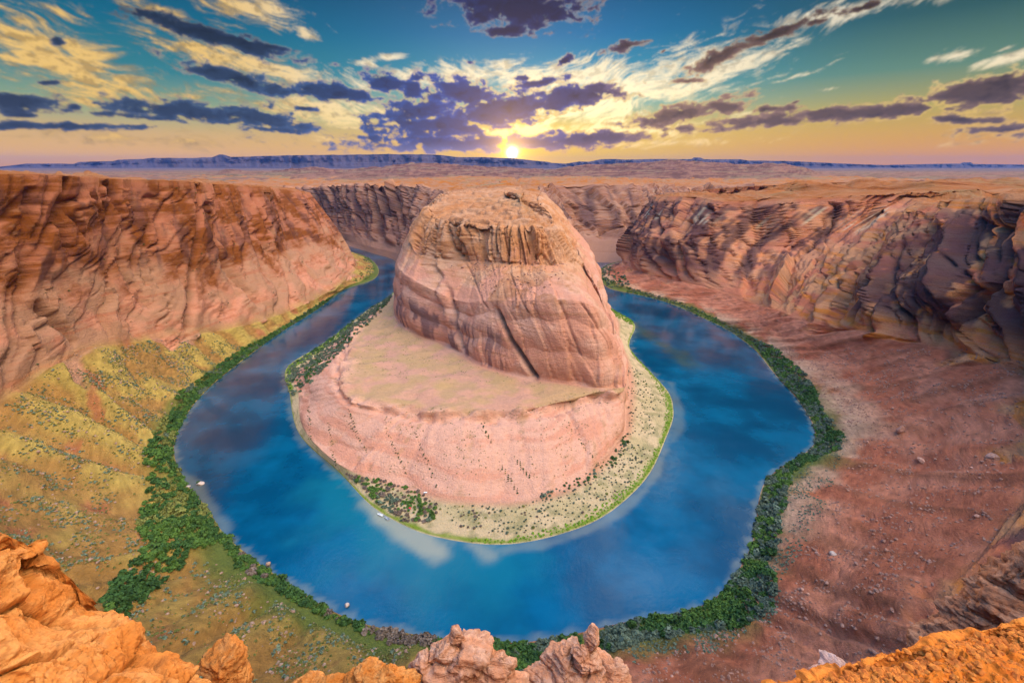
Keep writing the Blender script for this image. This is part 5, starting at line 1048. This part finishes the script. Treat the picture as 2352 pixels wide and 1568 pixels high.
g5 = rock_group('rock_crag', 'dark broken crag at the right edge above the orange sandy ledge', o5, [
    (2330, 1335, 44, 46, 34, 361, (0, -.5, .2), None), (2275, 1370, 43.5, 46, 28, 362, (0, -.5, .5), None), (2345, 1400, 42, 60, 46, 363, (0, -.4, .2), None), (2240, 1412, 42.5, 50, 26, 364, (0, -.45, .1), None), (2180, 1448, 42, 44, 20, 365, (0, -.4, .2), None), (2270, 1445, 41.5, 70, 34, 366, (0, -.3, .4), None), (2150, 1480, 41.3, 50, 22, 367, (0, -.3, .7), None), (2390, 1330, 43, 50, 50, 368, (0, -.4, .2), None), (2330, 1480, 41, 110, 46, 369, (0, -.2, .1), None)], T_DARK, 'crag')
foot(g5, 2330, 1540, 40, 7, 60, T_DARK, 370)
o6 = R(1905, 1530, 9)
g6 = rock_group('rock_outcrop', 'small pale pink rock peeping over the orange sandy ledge', o6, [(1905, 1532, 9.2, 30, 18, 381, (0, .15, .2), None), (1885, 1545, 9.0, 20, 20, 382, (0, 0, .2), None)], T_PALEPINK)
foot(g6, 1910, 1575, 8.8, 1.2, 16, T_PALEPINK, 383)

def near_loft(name, rows, nu, nv, disp, tone, mat, label, cat):
    C = np.array(rows, float)                                       # rows x points x 3
    k = np.arange(C.shape[1], dtype=float); Cu = np.stack([crom(k, r, np.linspace(0, k[-1], nu)) for r in C], 0); kv = np.arange(C.shape[0], dtype=float)
    V = np.swapaxes(crom(kv, Cu, np.linspace(0, kv[-1], nv)), 0, 1); n = grid_normals(V)
    if n[..., 2].mean() < 0: n = -n
    org = V.reshape(-1, 3)[np.argmin(V[..., 2])].copy(); V = V + n * disp(V)[..., None]
    c = near_colour(V, tone); fl = np.cross(np.gradient(V, axis=0), np.gradient(V, axis=1))[..., 2].mean() < 0
    e = empty(name, org); o = new_obj('rock_face', raw_mesh('rock_face', V - org, grid_faces(nu, nv, fl), c), mat, e); tag(e, label, cat); return e, V
# corner slab: back drop, skyline edge, broken shoulder, layered face, foot
ed = [(-160, 1165, 8.6), (-60, 1215, 8.8), (0, 1262, 9.0), (25, 1300, 9.0), (72, 1335, 8.9), (130, 1398, 8.7), (185, 1415, 8.7), (245, 1445, 8.5), (290, 1498, 8.2), (332, 1535, 7.9), (370, 1570, 7.7), (400, 1625, 7.4)]
E_ = [R(*p) for p in ed]
back2 = [p + L(.5, 2.5, -14) for p in E_]; back1 = [p + L(.25, .9, -2.0) for p in E_]
sh1 = [R(a - 18, b + 34, c - .55) for a, b, c in ed]; sh2 = [R(a - 60 - .10 * max(a, 0), b + 105, c - 1.7) for a, b, c in ed]; fc1 = [R(a - 95 - .2 * max(a, 0), b + 165, c - 2.2) for a, b, c in ed]; fc2 = [R(a - 190, b + 380, c - 3.4) for a, b, c in ed]; fc3 = [p + L(0, -1.5, -6) for p in fc2]
def slab_disp(V):
    x, y, z = V[..., 0], V[..., 1], V[..., 2]; t = z + .55 * x + .1 * y + .25 * noise3(x / 2.5, y / 2.5, z / 2.5)
    f1, f2, ia, ib, ox, oy = worley(x / 1.5 + .4 * z, z / 1.1 + y / 2, 9); g1_, g2_, ja, jb, px2, py2 = worley(x / .5, z / .45 + y / .8, 19)
    return .32 * fbm(x / 2.4, y / 2.4, z / 2.4, 3) + .34 * (ia - .5) + .9 * ox * (ib - .5) + .5 * oy * (ia - .5) - .20 * np.exp(-((f2 - f1) / .04) ** 2) + .05 * (ja - .5) - .045 * np.exp(-((g2_ - g1_) / .05) ** 2) + .05 * np.tanh(5 * noise3(t / .30, x / 9, 2.)) + .035 * np.tanh(5 * noise3(t / .08, x / 5, 2.)) + .05 * fbm(x / .3, y / .3, z / .3, 4, .6)
slab, SV = near_loft('rock_slab', [back2, back1, E_, sh1, sh2, fc1, fc2, fc3], 330, 300, slab_disp, T_ORANGE, M_NEAR, 'large orange layered sandstone slab filling the lower left corner', 'rock slab')
# sandy ledge under the viewer's feet
le = [(1700, 1640), (1800, 1578), (1880, 1550), (1960, 1527), (2050, 1502), (2150, 1476), (2250, 1450), (2352, 1426), (2500, 1390), (2750, 1330), (3400, 1190), (4800, 980)]
zl = CZ - 2.25
E2 = [P(a, b + 22, zl) for a, b in le]; in1 = [P(a + 30, b + 40, zl + .04) for a, b in le]; in2 = [P(a + 80, b + 190, zl + .06) for a, b in le]; in3 = [L(p[0] * .6 + .8, p[1] * .2 - 1.0, zl + .1) for p in E2]
in4 = [L(p[0] * .6 + 1.2, -4.0, zl + .05) for p in E2]; dn1 = [p + L(.03, .10, -.45) for p in E2]; dn2 = [p + L(.2, .5, -7.0) for p in E2]
def ledge_disp(V):
    x, y, z = V[..., 0], V[..., 1], V[..., 2]; cr = fbm(x / .10, y / .10, z / .10, 4, .6)
    return .05 * fbm(x / .6, y / .6, 0, 3) + .022 * sm(.0, .35, cr + .4 * noise3(x / .5, y / .5, 1.)) + .008 * fbm(x / .03, y / .03, 0, 2)
T_SAND = ((.74, .185, .018), (.82, .26, .04), (.42, .085, .012))
ledge, LV = near_loft('rock_ledge', [dn2, dn1, E2, in1, in2, in3, in4], 420, 320, ledge_disp, T_SAND, M_SANDY, 'bright orange sandy ledge with crumbly crust filling the lower right corner', 'rock ledge')
lv = LV[:, 90:260].reshape(-1, 3); lx, ly = pix(lv); kk = np.where((ly < 1640) & (lx < 2450) & (lx > 1750) & (np.abs(lv[:, 2] - zl) < .2))[0]; kk = rng.choice(kk, min(1500, len(kk)), replace=False)
ST_CRUMB = mat_stone('crumb', (.30, .075, .015), (.55, .18, .03), 30.0)
merged('crumbs', BS, lv[kk], .006 + .022 * rng.uniform(size=len(kk)) ** 2.5, ST_CRUMB, 'crumbs of dark orange crust strewn over the sandy ledge')
print('script seconds', time.time() - _T0)
